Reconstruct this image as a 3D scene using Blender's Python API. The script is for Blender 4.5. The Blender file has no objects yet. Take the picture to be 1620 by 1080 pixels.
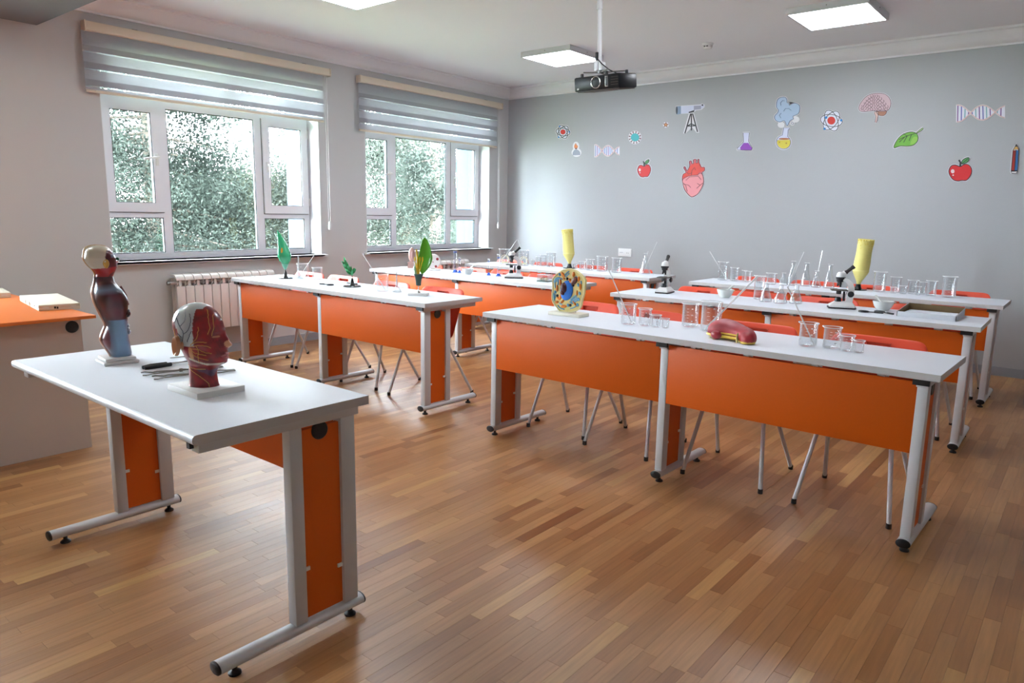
import bpy, bmesh, math, random
import numpy as np
from mathutils import Vector, Matrix, noise
random.seed(7)
rng = np.random.default_rng(7)
PI = math.pi
SC = bpy.context.scene
COL = SC.collection

# ------------------------------------------------------------------ camera, sky, exposure
F_PX, YAW, PITCH, ROLL = 1133.79, -0.68438, 0.17659, 0.01801
CAM = Vector((6.3114, 0.0, 1.3436))
YB = 7.578                      # back wall plane
def cam_axes():
    f = Vector((math.sin(YAW)*math.cos(PITCH), math.cos(YAW)*math.cos(PITCH), -math.sin(PITCH)))
    r = Vector((math.cos(YAW), -math.sin(YAW), 0)); u = r.cross(f)
    c, s = math.cos(ROLL), math.sin(ROLL)
    return f, r*c+u*s, u*c-r*s
cf, cr, cu = cam_axes()
cd = bpy.data.cameras.new('camera'); cam = bpy.data.objects.new('camera', cd); COL.objects.link(cam)
cam.matrix_world = Matrix(((cr.x, cu.x, -cf.x, CAM.x), (cr.y, cu.y, -cf.y, CAM.y), (cr.z, cu.z, -cf.z, CAM.z), (0, 0, 0, 1)))
cd.sensor_width = 36; cd.lens = F_PX/1620*36; cd.clip_start = 0.05; cd.clip_end = 200
SC.camera = cam

SKY = 76.0
w = bpy.data.worlds.new('overcast_sky'); SC.world = w; w.use_nodes = True
nt = w.node_tree; bg = nt.nodes['Background']
tc = nt.nodes.new('ShaderNodeTexCoord'); sx = nt.nodes.new('ShaderNodeSeparateXYZ'); rp = nt.nodes.new('ShaderNodeValToRGB')
nt.links.new(tc.outputs['Generated'], sx.inputs[0]); nt.links.new(sx.outputs['Z'], rp.inputs[0]); nt.links.new(rp.outputs[0], bg.inputs[0])
rp.color_ramp.elements[0].position = 0.0; rp.color_ramp.elements[0].color = (0.78, 0.87, 0.97, 1)
rp.color_ramp.elements[1].position = 0.6; rp.color_ramp.elements[1].color = (0.82, 0.91, 1.0, 1)
bg.inputs[1].default_value = SKY
SC.view_settings.view_transform = 'Standard'; SC.view_settings.look = 'None'
SC.view_settings.exposure = 0.0; SC.view_settings.gamma = 1.0; SC.view_settings.use_curve_mapping = False
SC.cycles.max_bounces = 12; SC.cycles.diffuse_bounces = 6; SC.cycles.transparent_max_bounces = 24
SC.cycles.use_denoising = True; SC.cycles.sample_clamp_indirect = 8
PANEL_EMIT = 25.0

# ------------------------------------------------------------------ helpers
def S(h, a=1.0):
    h = h.lstrip('#'); o = []
    for i in (0, 2, 4):
        c = int(h[i:i+2], 16)/255
        o.append(c/12.92 if c <= .04045 else ((c+.055)/1.055)**2.4)
    return (*o, a)
def mat(name, color, rough=.5, metal=0., noise_amt=0., nscale=30., bump=0., coat=0., trans=0., alpha=1., spec=.5, sss=0., emit=None, attr=None, stretch=None):
    m = bpy.data.materials.new(name); m.use_nodes = True; t = m.node_tree; b = t.nodes['Principled BSDF']
    c = S(color) if isinstance(color, str) else (*color[:3], 1)
    b.inputs['Base Color'].default_value = c; b.inputs['Roughness'].default_value = rough; b.inputs['Metallic'].default_value = metal
    b.inputs['Coat Weight'].default_value = coat; b.inputs['Coat Roughness'].default_value = .08
    b.inputs['Transmission Weight'].default_value = trans; b.inputs['Alpha'].default_value = alpha; b.inputs['Specular IOR Level'].default_value = spec
    if sss: b.inputs['Subsurface Weight'].default_value = sss; b.inputs['Subsurface Scale'].default_value = .02
    if emit: b.inputs['Emission Color'].default_value = c; b.inputs['Emission Strength'].default_value = emit
    src = None
    if attr:
        a = t.nodes.new('ShaderNodeAttribute'); a.attribute_name = attr; src = a.outputs['Color']
    if noise_amt or bump:
        co = t.nodes.new('ShaderNodeTexCoord'); mp = t.nodes.new('ShaderNodeMapping'); n = t.nodes.new('ShaderNodeTexNoise')
        t.links.new(co.outputs['Object'], mp.inputs[0]); t.links.new(mp.outputs[0], n.inputs[0]); n.inputs['Scale'].default_value = nscale; n.inputs['Detail'].default_value = 5
        if stretch: mp.inputs['Scale'].default_value = stretch
        if noise_amt:
            mx = t.nodes.new('ShaderNodeMix'); mx.data_type = 'RGBA'; mx.blend_type = 'MULTIPLY'; mx.inputs[0].default_value = 1
            r = t.nodes.new('ShaderNodeMapRange'); r.inputs[3].default_value = 1-noise_amt; r.inputs[4].default_value = 1+noise_amt
            t.links.new(n.outputs[0], r.inputs[0]); t.links.new(r.outputs[0], mx.inputs[7])
            if src: t.links.new(src, mx.inputs[6])
            else: mx.inputs[6].default_value = c
            src = mx.outputs[2]
        if bump:
            bp = t.nodes.new('ShaderNodeBump'); bp.inputs['Strength'].default_value = bump; bp.inputs['Distance'].default_value = .002
            t.links.new(n.outputs[0], bp.inputs['Height']); t.links.new(bp.outputs[0], b.inputs['Normal'])
    if src: t.links.new(src, b.inputs['Base Color'])
    return m
def thin_glass(name, tint=(.97, .98, .98), edge=.9, base=.05, rough=.02, power=3.0, white_mix=0.):
    m = bpy.data.materials.new(name); m.use_nodes = True; t = m.node_tree; t.nodes.clear()
    o = t.nodes.new('ShaderNodeOutputMaterial'); tr = t.nodes.new('ShaderNodeBsdfTransparent'); g = t.nodes.new('ShaderNodeBsdfGlossy')
    tr.inputs[0].default_value = (*tint, 1); g.inputs['Roughness'].default_value = rough; g.inputs[0].default_value = (1, 1, 1, 1)
    lw = t.nodes.new('ShaderNodeLayerWeight'); lw.inputs[0].default_value = .5
    p = t.nodes.new('ShaderNodeMath'); p.operation = 'POWER'; p.inputs[1].default_value = power; t.links.new(lw.outputs['Facing'], p.inputs[0])
    r = t.nodes.new('ShaderNodeMapRange'); r.inputs[3].default_value = base; r.inputs[4].default_value = edge; t.links.new(p.outputs[0], r.inputs[0])
    ms = t.nodes.new('ShaderNodeMixShader'); t.links.new(r.outputs[0], ms.inputs[0]); t.links.new(tr.outputs[0], ms.inputs[1])
    if white_mix:
        d = t.nodes.new('ShaderNodeBsdfDiffuse'); d.inputs[0].default_value = (.9, .92, .93, 1)
        m2 = t.nodes.new('ShaderNodeMixShader'); m2.inputs[0].default_value = white_mix
        t.links.new(g.outputs[0], m2.inputs[1]); t.links.new(d.outputs[0], m2.inputs[2]); t.links.new(m2.outputs[0], ms.inputs[2])
    else: t.links.new(g.outputs[0], ms.inputs[2])
    t.links.new(ms.outputs[0], o.inputs[0]); return m
def fabric(name, color, opac, glow=.5):
    m = bpy.data.materials.new(name); m.use_nodes = True; t = m.node_tree; t.nodes.clear()
    o = t.nodes.new('ShaderNodeOutputMaterial'); d = t.nodes.new('ShaderNodeBsdfDiffuse'); l = t.nodes.new('ShaderNodeBsdfTranslucent'); tr = t.nodes.new('ShaderNodeBsdfTransparent')
    co = t.nodes.new('ShaderNodeTexCoord'); mp = t.nodes.new('ShaderNodeMapping'); n = t.nodes.new('ShaderNodeTexNoise'); mp.inputs['Scale'].default_value = (1, 6, 160)
    t.links.new(co.outputs['Object'], mp.inputs[0]); t.links.new(mp.outputs[0], n.inputs[0]); n.inputs['Scale'].default_value = 3
    r = t.nodes.new('ShaderNodeMapRange'); r.inputs[3].default_value = .85; r.inputs[4].default_value = 1.1; t.links.new(n.outputs[0], r.inputs[0])
    mx = t.nodes.new('ShaderNodeMix'); mx.data_type = 'RGBA'; mx.blend_type = 'MULTIPLY'; mx.inputs[0].default_value = 1; mx.inputs[6].default_value = S(color); t.links.new(r.outputs[0], mx.inputs[7])
    t.links.new(mx.outputs[2], d.inputs[0]); t.links.new(mx.outputs[2], l.inputs[0])
    a = t.nodes.new('ShaderNodeMixShader'); a.inputs[0].default_value = glow; t.links.new(d.outputs[0], a.inputs[1]); t.links.new(l.outputs[0], a.inputs[2])
    b = t.nodes.new('ShaderNodeMixShader'); b.inputs[0].default_value = opac; t.links.new(tr.outputs[0], b.inputs[1]); t.links.new(a.outputs[0], b.inputs[2])
    t.links.new(b.outputs[0], o.inputs[0]); return m

class MB:
    def __init__(s): s.v = []; s.f = []; s.c = []; s.mi = []
    def add(s, vs, fs, mi=0):
        o = len(s.v); s.v += [tuple(q) for q in vs]; s.f += [tuple(i+o for i in f) for f in fs]; s.mi += [mi]*len(fs); return s
    def box(s, x0, x1, y0, y1, z0, z1, mi=0, M=None, ch=0.):
        if ch:
            bm = bmesh.new(); bmesh.ops.create_cube(bm, size=1)
            for q in bm.verts: q.co = Vector(((x0+x1)/2+q.co.x*(x1-x0), (y0+y1)/2+q.co.y*(y1-y0), (z0+z1)/2+q.co.z*(z1-z0)))
            bmesh.ops.bevel(bm, geom=bm.edges[:], offset=ch, segments=2, affect='EDGES', profile=.5)
            vs = [q.co.copy() for q in bm.verts]; bm.verts.index_update(); fs = [[q.index for q in f.verts] for f in bm.faces]; bm.free()
        else:
            vs = [Vector(q) for q in ((x0,y0,z0),(x1,y0,z0),(x1,y1,z0),(x0,y1,z0),(x0,y0,z1),(x1,y0,z1),(x1,y1,z1),(x0,y1,z1))]
            fs = [(0,3,2,1),(4,5,6,7),(0,1,5,4),(1,2,6,5),(2,3,7,6),(3,0,4,7)]
        if M: vs = [M @ q for q in vs]
        return s.add(vs, fs, mi)
    def lathe(s, prof, cx=0, cy=0, cz=0, n=28, mi=0, M=None, cap0=False, cap1=False, sx=1, sy=1):
        vs = []; fs = []; k = len(prof)
        for r, z in prof:
            for i in range(n):
                a = 2*PI*i/n; q = Vector((cx+r*sx*math.cos(a), cy+r*sy*math.sin(a), cz+z)); vs.append(M @ q if M else q)
        for j in range(k-1):
            for i in range(n): fs.append((j*n+i, j*n+(i+1) % n, (j+1)*n+(i+1) % n, (j+1)*n+i))
        if cap0: fs.append(tuple(range(n-1, -1, -1)))
        if cap1: fs.append(tuple((k-1)*n+i for i in range(n)))
        return s.add(vs, fs, mi)
    def tube(s, path, r, n=8, mi=0, closed=False, caps=True, flat=1.0):
        P = [Vector(q) for q in path]; k = len(P); vs = []; fs = []; up = None
        R = r if isinstance(r, (list, tuple)) else [r]*k
        for j in range(k):
            if closed: d = P[(j+1) % k]-P[j-1]
            else: d = P[min(j+1, k-1)]-P[max(j-1, 0)]
            d.normalize()
            if up is None: up = d.cross(Vector((0, 0, 1))); up = up if up.length > 1e-3 else d.cross(Vector((0, 1, 0)))
            up = (up-d*up.dot(d)).normalized(); b = d.cross(up)
            for i in range(n):
                a = 2*PI*i/n; vs.append(P[j]+up*math.cos(a)*R[j]+b*math.sin(a)*R[j]*flat)
        m = k if closed else k-1
        for j in range(m):
            j2 = (j+1) % k
            for i in range(n): fs.append((j*n+i, j*n+(i+1) % n, j2*n+(i+1) % n, j2*n+i))
        if caps and not closed: fs += [tuple(range(n-1, -1, -1)), tuple((k-1)*n+i for i in range(n))]
        return s.add(vs, fs, mi)
    def ring(s, c, R, r, axis='z', n=28, m=8, mi=0, sy=1.):
        pts = []
        for i in range(n):
            a = 2*PI*i/n; p = {'z': (math.cos(a)*R, math.sin(a)*R*sy, 0), 'y': (math.cos(a)*R, 0, math.sin(a)*R*sy), 'x': (0, math.cos(a)*R, math.sin(a)*R*sy)}[axis]
            pts.append(Vector(c)+Vector(p))
        return s.tube(pts, r, m, mi, closed=True)
    def prism(s, poly, z0, z1, M=None, mi=0):
        n = len(poly); vs = [Vector((x, y, z0)) for x, y in poly]+[Vector((x, y, z1)) for x, y in poly]
        if M: vs = [M @ q for q in vs]
        return s.add(vs, [tuple(range(n-1, -1, -1)), tuple(range(n, 2*n))]+[(i, (i+1) % n, (i+1) % n+n, i+n) for i in range(n)], mi)
    def ball(s, c, r, n=16, mi=0, M=None):
        r = (r, r, r) if isinstance(r, (int, float)) else r; vs = []; fs = []; m = n//2
        for j in range(m+1):
            t = PI*j/m
            for i in range(n):
                a = 2*PI*i/n; q = Vector((c[0]+r[0]*math.sin(t)*math.cos(a), c[1]+r[1]*math.sin(t)*math.sin(a), c[2]-r[2]*math.cos(t))); vs.append(M @ q if M else q)
        for j in range(m):
            for i in range(n): fs.append((j*n+i, j*n+(i+1) % n, (j+1)*n+(i+1) % n, (j+1)*n+i))
        return s.add(vs, fs, mi)
    def build(s, name, mats, parent=None, smooth=True, cols=None, ang=35, kind=None, label=None):
        me = bpy.data.meshes.new(name); me.from_pydata(s.v, [], s.f)
        for m in (mats if isinstance(mats, (list, tuple)) else [mats]): me.materials.append(m)
        if any(s.mi): me.polygons.foreach_set('material_index', s.mi)
        bm = bmesh.new(); bm.from_mesh(me)
        if not cols: bmesh.ops.remove_doubles(bm, verts=bm.verts, dist=1e-6)
        bmesh.ops.recalc_face_normals(bm, faces=bm.faces); bm.to_mesh(me); bm.free()
        if cols:
            a = me.color_attributes.new('Col', 'FLOAT_COLOR', 'POINT'); a.data.foreach_set('color', np.array(cols, dtype=np.float32).ravel())
        if smooth:
            me.shade_smooth(); me.set_sharp_from_angle(angle=math.radians(ang))
        o = bpy.data.objects.new(name, me); COL.objects.link(o)
        if parent: o.parent = parent
        if kind: o['kind'] = kind
        if label: o['label'] = label
        return o
def thing(name, label, cat, loc=(0, 0, 0), rz=0, group=None):
    o = bpy.data.objects.new(name, None); COL.objects.link(o); o.location = loc; o.rotation_euler = (0, 0, rz); o.empty_display_size = .05
    o['label'] = label; o['category'] = cat
    if group: o['group'] = group
    return o
def tag(o, label, cat, group=None):
    o['label'] = label; o['category'] = cat
    if group: o['group'] = group
    return o
def dup(root, loc, rz=0, label=None, group=None):
    def cp(o, par):
        c = o.copy(); COL.objects.link(c)
        if par: c.parent = par
        for ch in list(o.children): cp(ch, c)
        return c
    r = cp(root, None); r.location = loc; r.rotation_euler = (0, 0, rz)
    if label: r['label'] = label
    if group: r['group'] = group
    return r
def cyl_to(mb, a, b, r, n=16, mi=0): return mb.tube([a, b], r, n, mi)

# ------------------------------------------------------------------ materials
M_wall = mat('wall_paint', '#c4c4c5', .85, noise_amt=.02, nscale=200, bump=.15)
M_wallb = mat('wall_paint_back_shaded', '#aaacaf', .75, noise_amt=.02, nscale=200, bump=.15)  # same paint as the other walls, its dimmer light put into the grey
M_ceil = mat('ceiling_paint', '#f0eff3', .9, noise_amt=.01, nscale=60)
M_corn = mat('cornice_paint', '#eeedf0', .8)
M_beam = mat('beam_grey', '#6f7278', .8, noise_amt=.02, nscale=50)  # even grey, darker than walls and ceiling
M_base = mat('baseboard_grey', '#8f959d', .5)
M_jamb = mat('jamb_white', '#e6e6ea', .6)
M_ext = mat('outer_render_pale_blue', '#43586a', .8)
M_upvc = mat('upvc_white', '#eeeff6', .35)
M_gask = mat('gasket_dark', '#3a3f40', .6)
M_pane = thin_glass('window_glass', (.93, .95, .94), .8, .05, .0, 4)
M_glass = thin_glass('lab_glass', (.955, .965, .97), .85, .06, .03, 1.9, white_mix=.25)
M_rim = thin_glass('lab_glass_rim', (.95, .96, .97), .97, .6, .12, 1.0, white_mix=.85)  # white diffuse share paints the bright highlights along glass rims
M_mark = mat('white_print', '#f4f4f4', .5)
M_cream = mat('blind_cream_metal', '#ddd0bd', .4)
M_fabL = fabric('blind_light_band', '#cfd0d6', .92, .55)
M_fabD = fabric('blind_double_band', '#b3b3b9', .97, .35)
M_fabS = fabric('blind_sheer_net', '#e8ecf2', .25, .6)
M_rad = mat('radiator_enamel', '#d9d2cf', .35)
M_dark = mat('dark_gap', '#4a4641', .7)
M_top = mat('white_laminate', '#e6ebf4', .38, noise_amt=.012, nscale=400)
M_edge = mat('grey_edge_band', '#c2c0c1', .45)
M_or = mat('orange_melamine', '#c85506', .5, spec=.3, noise_amt=.03, nscale=150, bump=.05)
M_metal = mat('white_powder_coat', '#cdced2', .35)
M_blk = mat('black_plastic', '#15161a', .45)
M_chair = mat('coral_plastic', '#d9482c', .38, bump=.1, nscale=300)
M_deskw = mat('desk_white_board', '#c9bfb9', .5, noise_amt=.02, nscale=300)
M_desko = mat('desk_orange_top', '#d8722e', .4)
M_white = mat('white_plastic', '#e4e4e4', .35)
M_offw = mat('ivory_plastic', '#ded9c8', .4)
M_chrome = mat('chrome', '#c8c8c8', .18, metal=1)
M_steel = mat('dull_steel', '#8c8a86', .35, metal=.9)
M_led = mat('led_diffuser', '#f2f7ff', .5, emit=PANEL_EMIT)
M_porc = mat('porcelain', '#d8dcd9', .25)
M_blue = mat('blue_plastic', '#1d4fb4', .4)
M_card = mat('brown_cardboard', '#6f5a3c', .85, noise_amt=.06, nscale=80)
M_cardw = mat('white_cardboard', '#c6cad2', .6, noise_amt=.03, nscale=60)
M_paper = mat('paper', '#dde3ee', .8)
M_vc = mat('painted_model', '#ffffff', .28, attr='Col', coat=.3)
M_yel = mat('yellow_latex', '#d8cc78', .55, noise_amt=.05, nscale=60)
M_brass = mat('dark_bronze_tube', '#6e6a58', .3, metal=.8)

# ------------------------------------------------------------------ room shell
X1, Y0, H = 8.1, -2.3, 2.95
WZ0, WZ1 = 0.89, 2.57
WINS = [(2.505, 4.566), (5.165, 7.205)]
WB = -0.57
def struct(name, mb, m, **k):
    o = mb.build(name, m, smooth=False, **k); o['kind'] = 'structure'; return o
# left wall with openings (near part goes on towards the camera side, with one more window out of the frame)
wl = MB(); ys = [Y0] ; ops = [(-1.2, 0.85)]+WINS
cur = Y0
for a, b in ops:
    wl.box(WB, 0, cur, a, 0, H); wl.box(WB, 0, a, b, 0, WZ0-.0); wl.box(WB, 0, a, b, WZ1, H); cur = b
wl.box(WB, 0, cur, YB, 0, H)
struct('wall_left', wl, M_wall)
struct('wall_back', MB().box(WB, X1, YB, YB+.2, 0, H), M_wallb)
struct('wall_right', MB().box(X1, X1+.2, Y0, YB+.2, 0, H), M_wall)
struct('wall_front', MB().box(WB, X1+.2, Y0-.2, Y0, 0, H), M_wall)
struct('ceiling', MB().box(WB, X1+.2, Y0-.2, YB+.2, H, H+.15), M_ceil)
# dropped beam
struct('trim_1', MB().box(0, X1, 1.45, 2.105, 2.652, H), M_beam)
# cornices
def cornice(name, pts_fn):
    prof = [(0, 2.815), (.012, 2.815), (.014, 2.83), (.05, 2.845), (.085, 2.885), (.095, 2.925), (.12, 2.932), (.12, 2.95), (0, 2.95)]
    v = []; a, b = pts_fn
    mb = MB(); n = len(prof)
    mb.add([a(*q) for q in prof]+[b(*q) for q in prof], [tuple(range(n)), tuple(range(2*n-1, n-1, -1))]+[(i, i+n, (i+1) % n+n, (i+1) % n) for i in range(n)])
    o = mb.build(name, M_corn, ang=50); o['kind'] = 'structure'
cornice('trim_2', (lambda d, z: (d, 2.106, z), lambda d, z: (d, YB-d, z)))
cornice('trim_3', (lambda d, z: (d, YB-d, z), lambda d, z: (X1-d, YB-d, z)))
cornice('trim_4', (lambda d, z: (X1-d, 2.106, z), lambda d, z: (X1-d, YB-d, z)))
struct('baseboard_left', MB().box(0, .014, Y0, YB, 0, .08), M_base)
struct('baseboard_back', MB().box(.014, X1-.014, YB-.014, YB, 0, .08), M_base)
struct('baseboard_right', MB().box(X1-.014, X1, Y0, YB, 0, .08), M_base)

# --- floor of narrow beech blocks
def floor_mat():
    m = bpy.data.materials.new('beech_parquet'); m.use_nodes = True; t = m.node_tree; b = t.nodes['Principled BSDF']
    a = t.nodes.new('ShaderNodeAttribute'); a.attribute_name = 'tone'
    g = t.nodes.new('ShaderNodeNewGeometry'); mp = t.nodes.new('ShaderNodeMapping'); mp.inputs['Scale'].default_value = (60, 3, 1)
    ad = t.nodes.new('ShaderNodeVectorMath'); ad.operation = 'MULTIPLY_ADD'; ad.inputs[1].default_value = (37, 91, 53)
    t.links.new(a.outputs['Color'], ad.inputs[0]); t.links.new(g.outputs['Position'], ad.inputs[2])
    t.links.new(ad.outputs[0], mp.inputs[0])
    n = t.nodes.new('ShaderNodeTexNoise'); n.inputs['Scale'].default_value = 1.5; n.inputs['Detail'].default_value = 6; t.links.new(mp.outputs[0], n.inputs[0])
    r = t.nodes.new('ShaderNodeValToRGB'); e = r.color_ramp.elements
    e[0].position = 0; e[0].color = S('#76461f'); e[1].position = 1; e[1].color = S('#ba945a')
    for p, c in ((.25, '#8f6036'), (.5, '#9c6f44'), (.78, '#aa7c50')):
        q = e.new(p); q.color = S(c)
    sp = t.nodes.new('ShaderNodeSeparateColor'); t.links.new(a.outputs['Color'], sp.inputs[0]); t.links.new(sp.outputs[0], r.inputs[0])
    mr = t.nodes.new('ShaderNodeMapRange'); mr.inputs[1].default_value = .3; mr.inputs[2].default_value = .7; mr.inputs[3].default_value = .86; mr.inputs[4].default_value = 1.12; t.links.new(n.outputs[0], mr.inputs[0])
    mx = t.nodes.new('ShaderNodeMix'); mx.data_type = 'RGBA'; mx.blend_type = 'MULTIPLY'; mx.inputs[0].default_value = 1
    t.links.new(r.outputs[0], mx.inputs[6]); t.links.new(mr.outputs[0], mx.inputs[7]); t.links.new(mx.outputs[2], b.inputs['Base Color'])
    n2 = t.nodes.new('ShaderNodeTexNoise'); n2.inputs['Scale'].default_value = 3; n2.inputs['Detail'].default_value = 4; t.links.new(g.outputs['Position'], n2.inputs[0])
    r2 = t.nodes.new('ShaderNodeMapRange'); r2.inputs[3].default_value = .27; r2.inputs[4].default_value = .42; t.links.new(n2.outputs[0], r2.inputs[0]); t.links.new(r2.outputs[0], b.inputs['Roughness'])
    bp = t.nodes.new('ShaderNodeBump'); bp.inputs['Strength'].default_value = .12; bp.inputs['Distance'].default_value = .001; t.links.new(n.outputs[0], bp.inputs['Height']); t.links.new(bp.outputs[0], b.inputs['Normal'])
    b.inputs['Specular IOR Level'].default_value = .7
    return m
M_floor = floor_mat()
floor = struct('floor', MB().box(WB, X1+.2, Y0-.2, YB+.2, -.2, -.012), mat('subfloor_dark', '#4a2f1c', .9))
PW, PL = .05, .45
planks = []
i = 0; x = 0.0
while x < X1:
    y = Y0+random.uniform(-.45, 0)
    while y < YB:
        L = PL*random.choice((.7, .85, 1, 1, 1.1)); a0, a1 = max(y, Y0), min(y+L, YB)
        if a1-a0 > .03: planks.append((x, min(x+PW, X1), a0, a1, min(1, max(0, random.betavariate(2.6, 2.6))), random.random(), random.random()))
        y += L
    x += PW
def inview(p):
    d = Vector(((p[0]+p[1])/2, (p[2]+p[3])/2, 0))-CAM; z = d.dot(cf)
    if z < .3: return None
    u, v = 810+F_PX*d.dot(cr)/z, 540-F_PX*d.dot(cu)/z
    return z if -20 < u < 1640 and v < 1100 else None
vis = sorted([(inview(p), k) for k, p in enumerate(planks) if inview(p)])[:300]
near = {k for _, k in vis}
def plank_mesh(ps, name, parent, kind=None):
    v = []; f = []; tone = []; G = .0002
    for (x0, x1, y0, y1, t, r1, r2) in ps:
        o = len(v); c = .0003
        x0 += G; x1 -= G; y0 += G; y1 -= G
        v += [(x0, y0, -.012), (x1, y0, -.012), (x1, y1, -.012), (x0, y1, -.012), (x0, y0, -c), (x1, y0, -c), (x1, y1, -c), (x0, y1, -c), (x0+c, y0+c, 0), (x1-c, y0+c, 0), (x1-c, y1-c, 0), (x0+c, y1-c, 0)]
        f += [(o+8, o+9, o+10, o+11)]+[(o+4+k, o+4+(k+1) % 4, o+8+(k+1) % 4, o+8+k) for k in range(4)]+[(o+k, o+(k+1) % 4, o+4+(k+1) % 4, o+4+k) for k in range(4)]
        tone += [(t, r1, r2, 1)]*12
    me = bpy.data.meshes.new(name); me.from_pydata(v, [], f); me.materials.append(M_floor)
    a = me.color_attributes.new('tone', 'FLOAT_COLOR', 'POINT'); a.data.foreach_set('color', np.array(tone, dtype=np.float32).ravel())
    o = bpy.data.objects.new(name, me); COL.objects.link(o); o.parent = parent
    if kind: o['kind'] = kind
for k in sorted(near): plank_mesh([planks[k]], 'plank', floor)
plank_mesh([p for k, p in enumerate(planks) if k not in near], 'planks', floor, 'stuff')

# ------------------------------------------------------------------ windows
def make_window(n, y0, y1, detail=True):
    XF = -.22; D = (y1-y0)/2.061
    Y = lambda q: y0+(q-2.505)*D
    fx0, fx1 = XF-.002, XF+.03
    root = MB()
    root.box(fx0, fx1, y0, y1, WZ0, .945); root.box(fx0, fx1, y0, y1, 2.525, WZ1)
    root.box(fx0, fx1, y0, Y(2.565), .945, 2.525); root.box(fx0, fx1, Y(4.5), y1, .945, 2.525)
    root.box(fx0, fx1, Y(3.035), Y(3.11), .945, 2.19); root.box(fx0, fx1, Y(3.955), Y(4.035), .945, 2.19)
    root.box(fx0, fx1, Y(2.565), Y(4.5), 2.19, 2.255)
    root.box(fx0, fx1, Y(3.49), Y(3.56), 2.255, 2.525)
    root.box(fx0, fx1, Y(2.565), Y(3.035), 1.252, 1.306); root.box(fx0, fx1, Y(4.035), Y(4.5), 1.252, 1.306)
    w = root.build('window_%d' % n, M_upvc, smooth=False); w['kind'] = 'structure'
    # sashes standing proud, with dark gaskets, panes, handles
    for s, (a, b, hy) in enumerate(((2.565, 3.04, 3.0), (4.036, 4.545, 4.075))):
        a, b, hy = Y(a), Y(b), Y(hy); z0, z1 = 1.30, 2.212; q = MB(); t = .072
        for bx in ((a, a+t, z0, z1), (b-t, b, z0, z1), (a+t, b-t, z0, z0+t+.008), (a+t, b-t, z1-t, z1)):
            q.box(XF+.0305, XF+.052, bx[0], bx[1], bx[2], bx[3])
            q.box(XF-.0, XF+.0305, bx[0], bx[1], bx[2], bx[3])
        q.build('sash', M_upvc, w, smooth=False)
        g = MB()
        for bx in ((a+t, a+t+.006, z0+t, z1-t), (b-t-.006, b-t, z0+t, z1-t), (a+t, b-t, z0+t+.006, z0+t+.012), (a+t, b-t, z1-t-.006, z1-t)): g.box(XF+.031, XF+.046, *bx)
        g.box(XF+.029, XF+.0315, a-.006, b+.006, z0-.006, z0); g.box(XF+.029, XF+.0315, a-.006, a, z0, z1)
        g.build('gasket', M_gask, w, smooth=False)
        MB().box(XF+.034, XF+.038, a+t, b-t, z0+t, z1-t).build('pane', M_pane, w, smooth=False)
        h = MB().box(XF+.052, XF+.062, hy-.013, hy+.013, 1.70, 1.80, ch=.004); sg = -1 if s == 0 else 0
        if s == 0: h.tube([(XF+.062, hy, 1.77), (XF+.095, hy, 1.77), (XF+.1, hy-.02, 1.768), (XF+.1, hy-.13, 1.75)], .009, 8)
        else: h.tube([(XF+.062, hy, 1.77), (XF+.095, hy, 1.77), (XF+.1, hy, 1.75), (XF+.1, hy, 1.65)], .009, 8)
        h.build('handle', M_white, w)
        hg = MB()
        for hz in (1.42, 2.1): hg.tube([(XF+.05, b+.008 if s else a-.008, hz-.04), (XF+.05, b+.008 if s else a-.008, hz+.04)], .008, 8)
        hg.build('hinge', M_white, w)
    for (a, b, z0, z1) in ((2.565, 3.035, .945, 1.252), (3.11, 3.955, .945, 2.19), (4.035, 4.5, .945, 1.252), (2.565, 3.49, 2.255, 2.525), (3.56, 4.5, 2.255, 2.525)):
        MB().box(XF+.010, XF+.014, Y(a)+.008, Y(b)-.008, z0+.008, z1-.008).build('pane', M_pane, w, smooth=False)
        g = MB(); c, d = Y(a), Y(b)
        for bx in ((c, c+.007, z0, z1), (d-.007, d, z0, z1), (c, d, z0, z0+.007), (c, d, z1-.007, z1)): g.box(XF-.001, XF+.025, *bx)
        g.build('gasket', M_gask, w, smooth=False)
    MB().box(XF+.03, .05, y0, y1, WZ0-.022, WZ0).build('window_sill', M_jamb, w, smooth=False)
    MB().box(.0, .05, y0-.045, y1+.045, WZ0-.024, WZ0+.0005, ch=.004).build('window_sill', M_jamb, w, smooth=False)
    # plastered inner jambs and pale outer jambs
    j = MB(); j.box(XF+.03, .001, y1-.004, y1+.0, WZ0, WZ1); j.box(XF+.03, .001, y0, y0+.004, WZ0, WZ1); j.box(XF+.03, .001, y0, y1, WZ1-.004, WZ1)
    j.build('inner_jamb', M_jamb, w, smooth=False)
    j = MB(); j.box(WB-.01, fx0, y1-.004, y1, WZ0-.03, WZ1+.03); j.box(WB-.01, fx0, y0, y0+.004, WZ0-.03, WZ1); j.box(WB-.01, fx0, y0, y1, WZ1-.004, WZ1)
    j.build('outer_jamb', M_ext, w, smooth=False)
    MB().box(WB-.04, fx0, y0, y1, WZ0-.02, WZ0+.005).build('outer_sill', M_metal, w, smooth=False)
    return w
for k, (a, b) in enumerate(WINS): make_window(k+1, a, b)
make_window(3, -1.2, .85)

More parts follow.
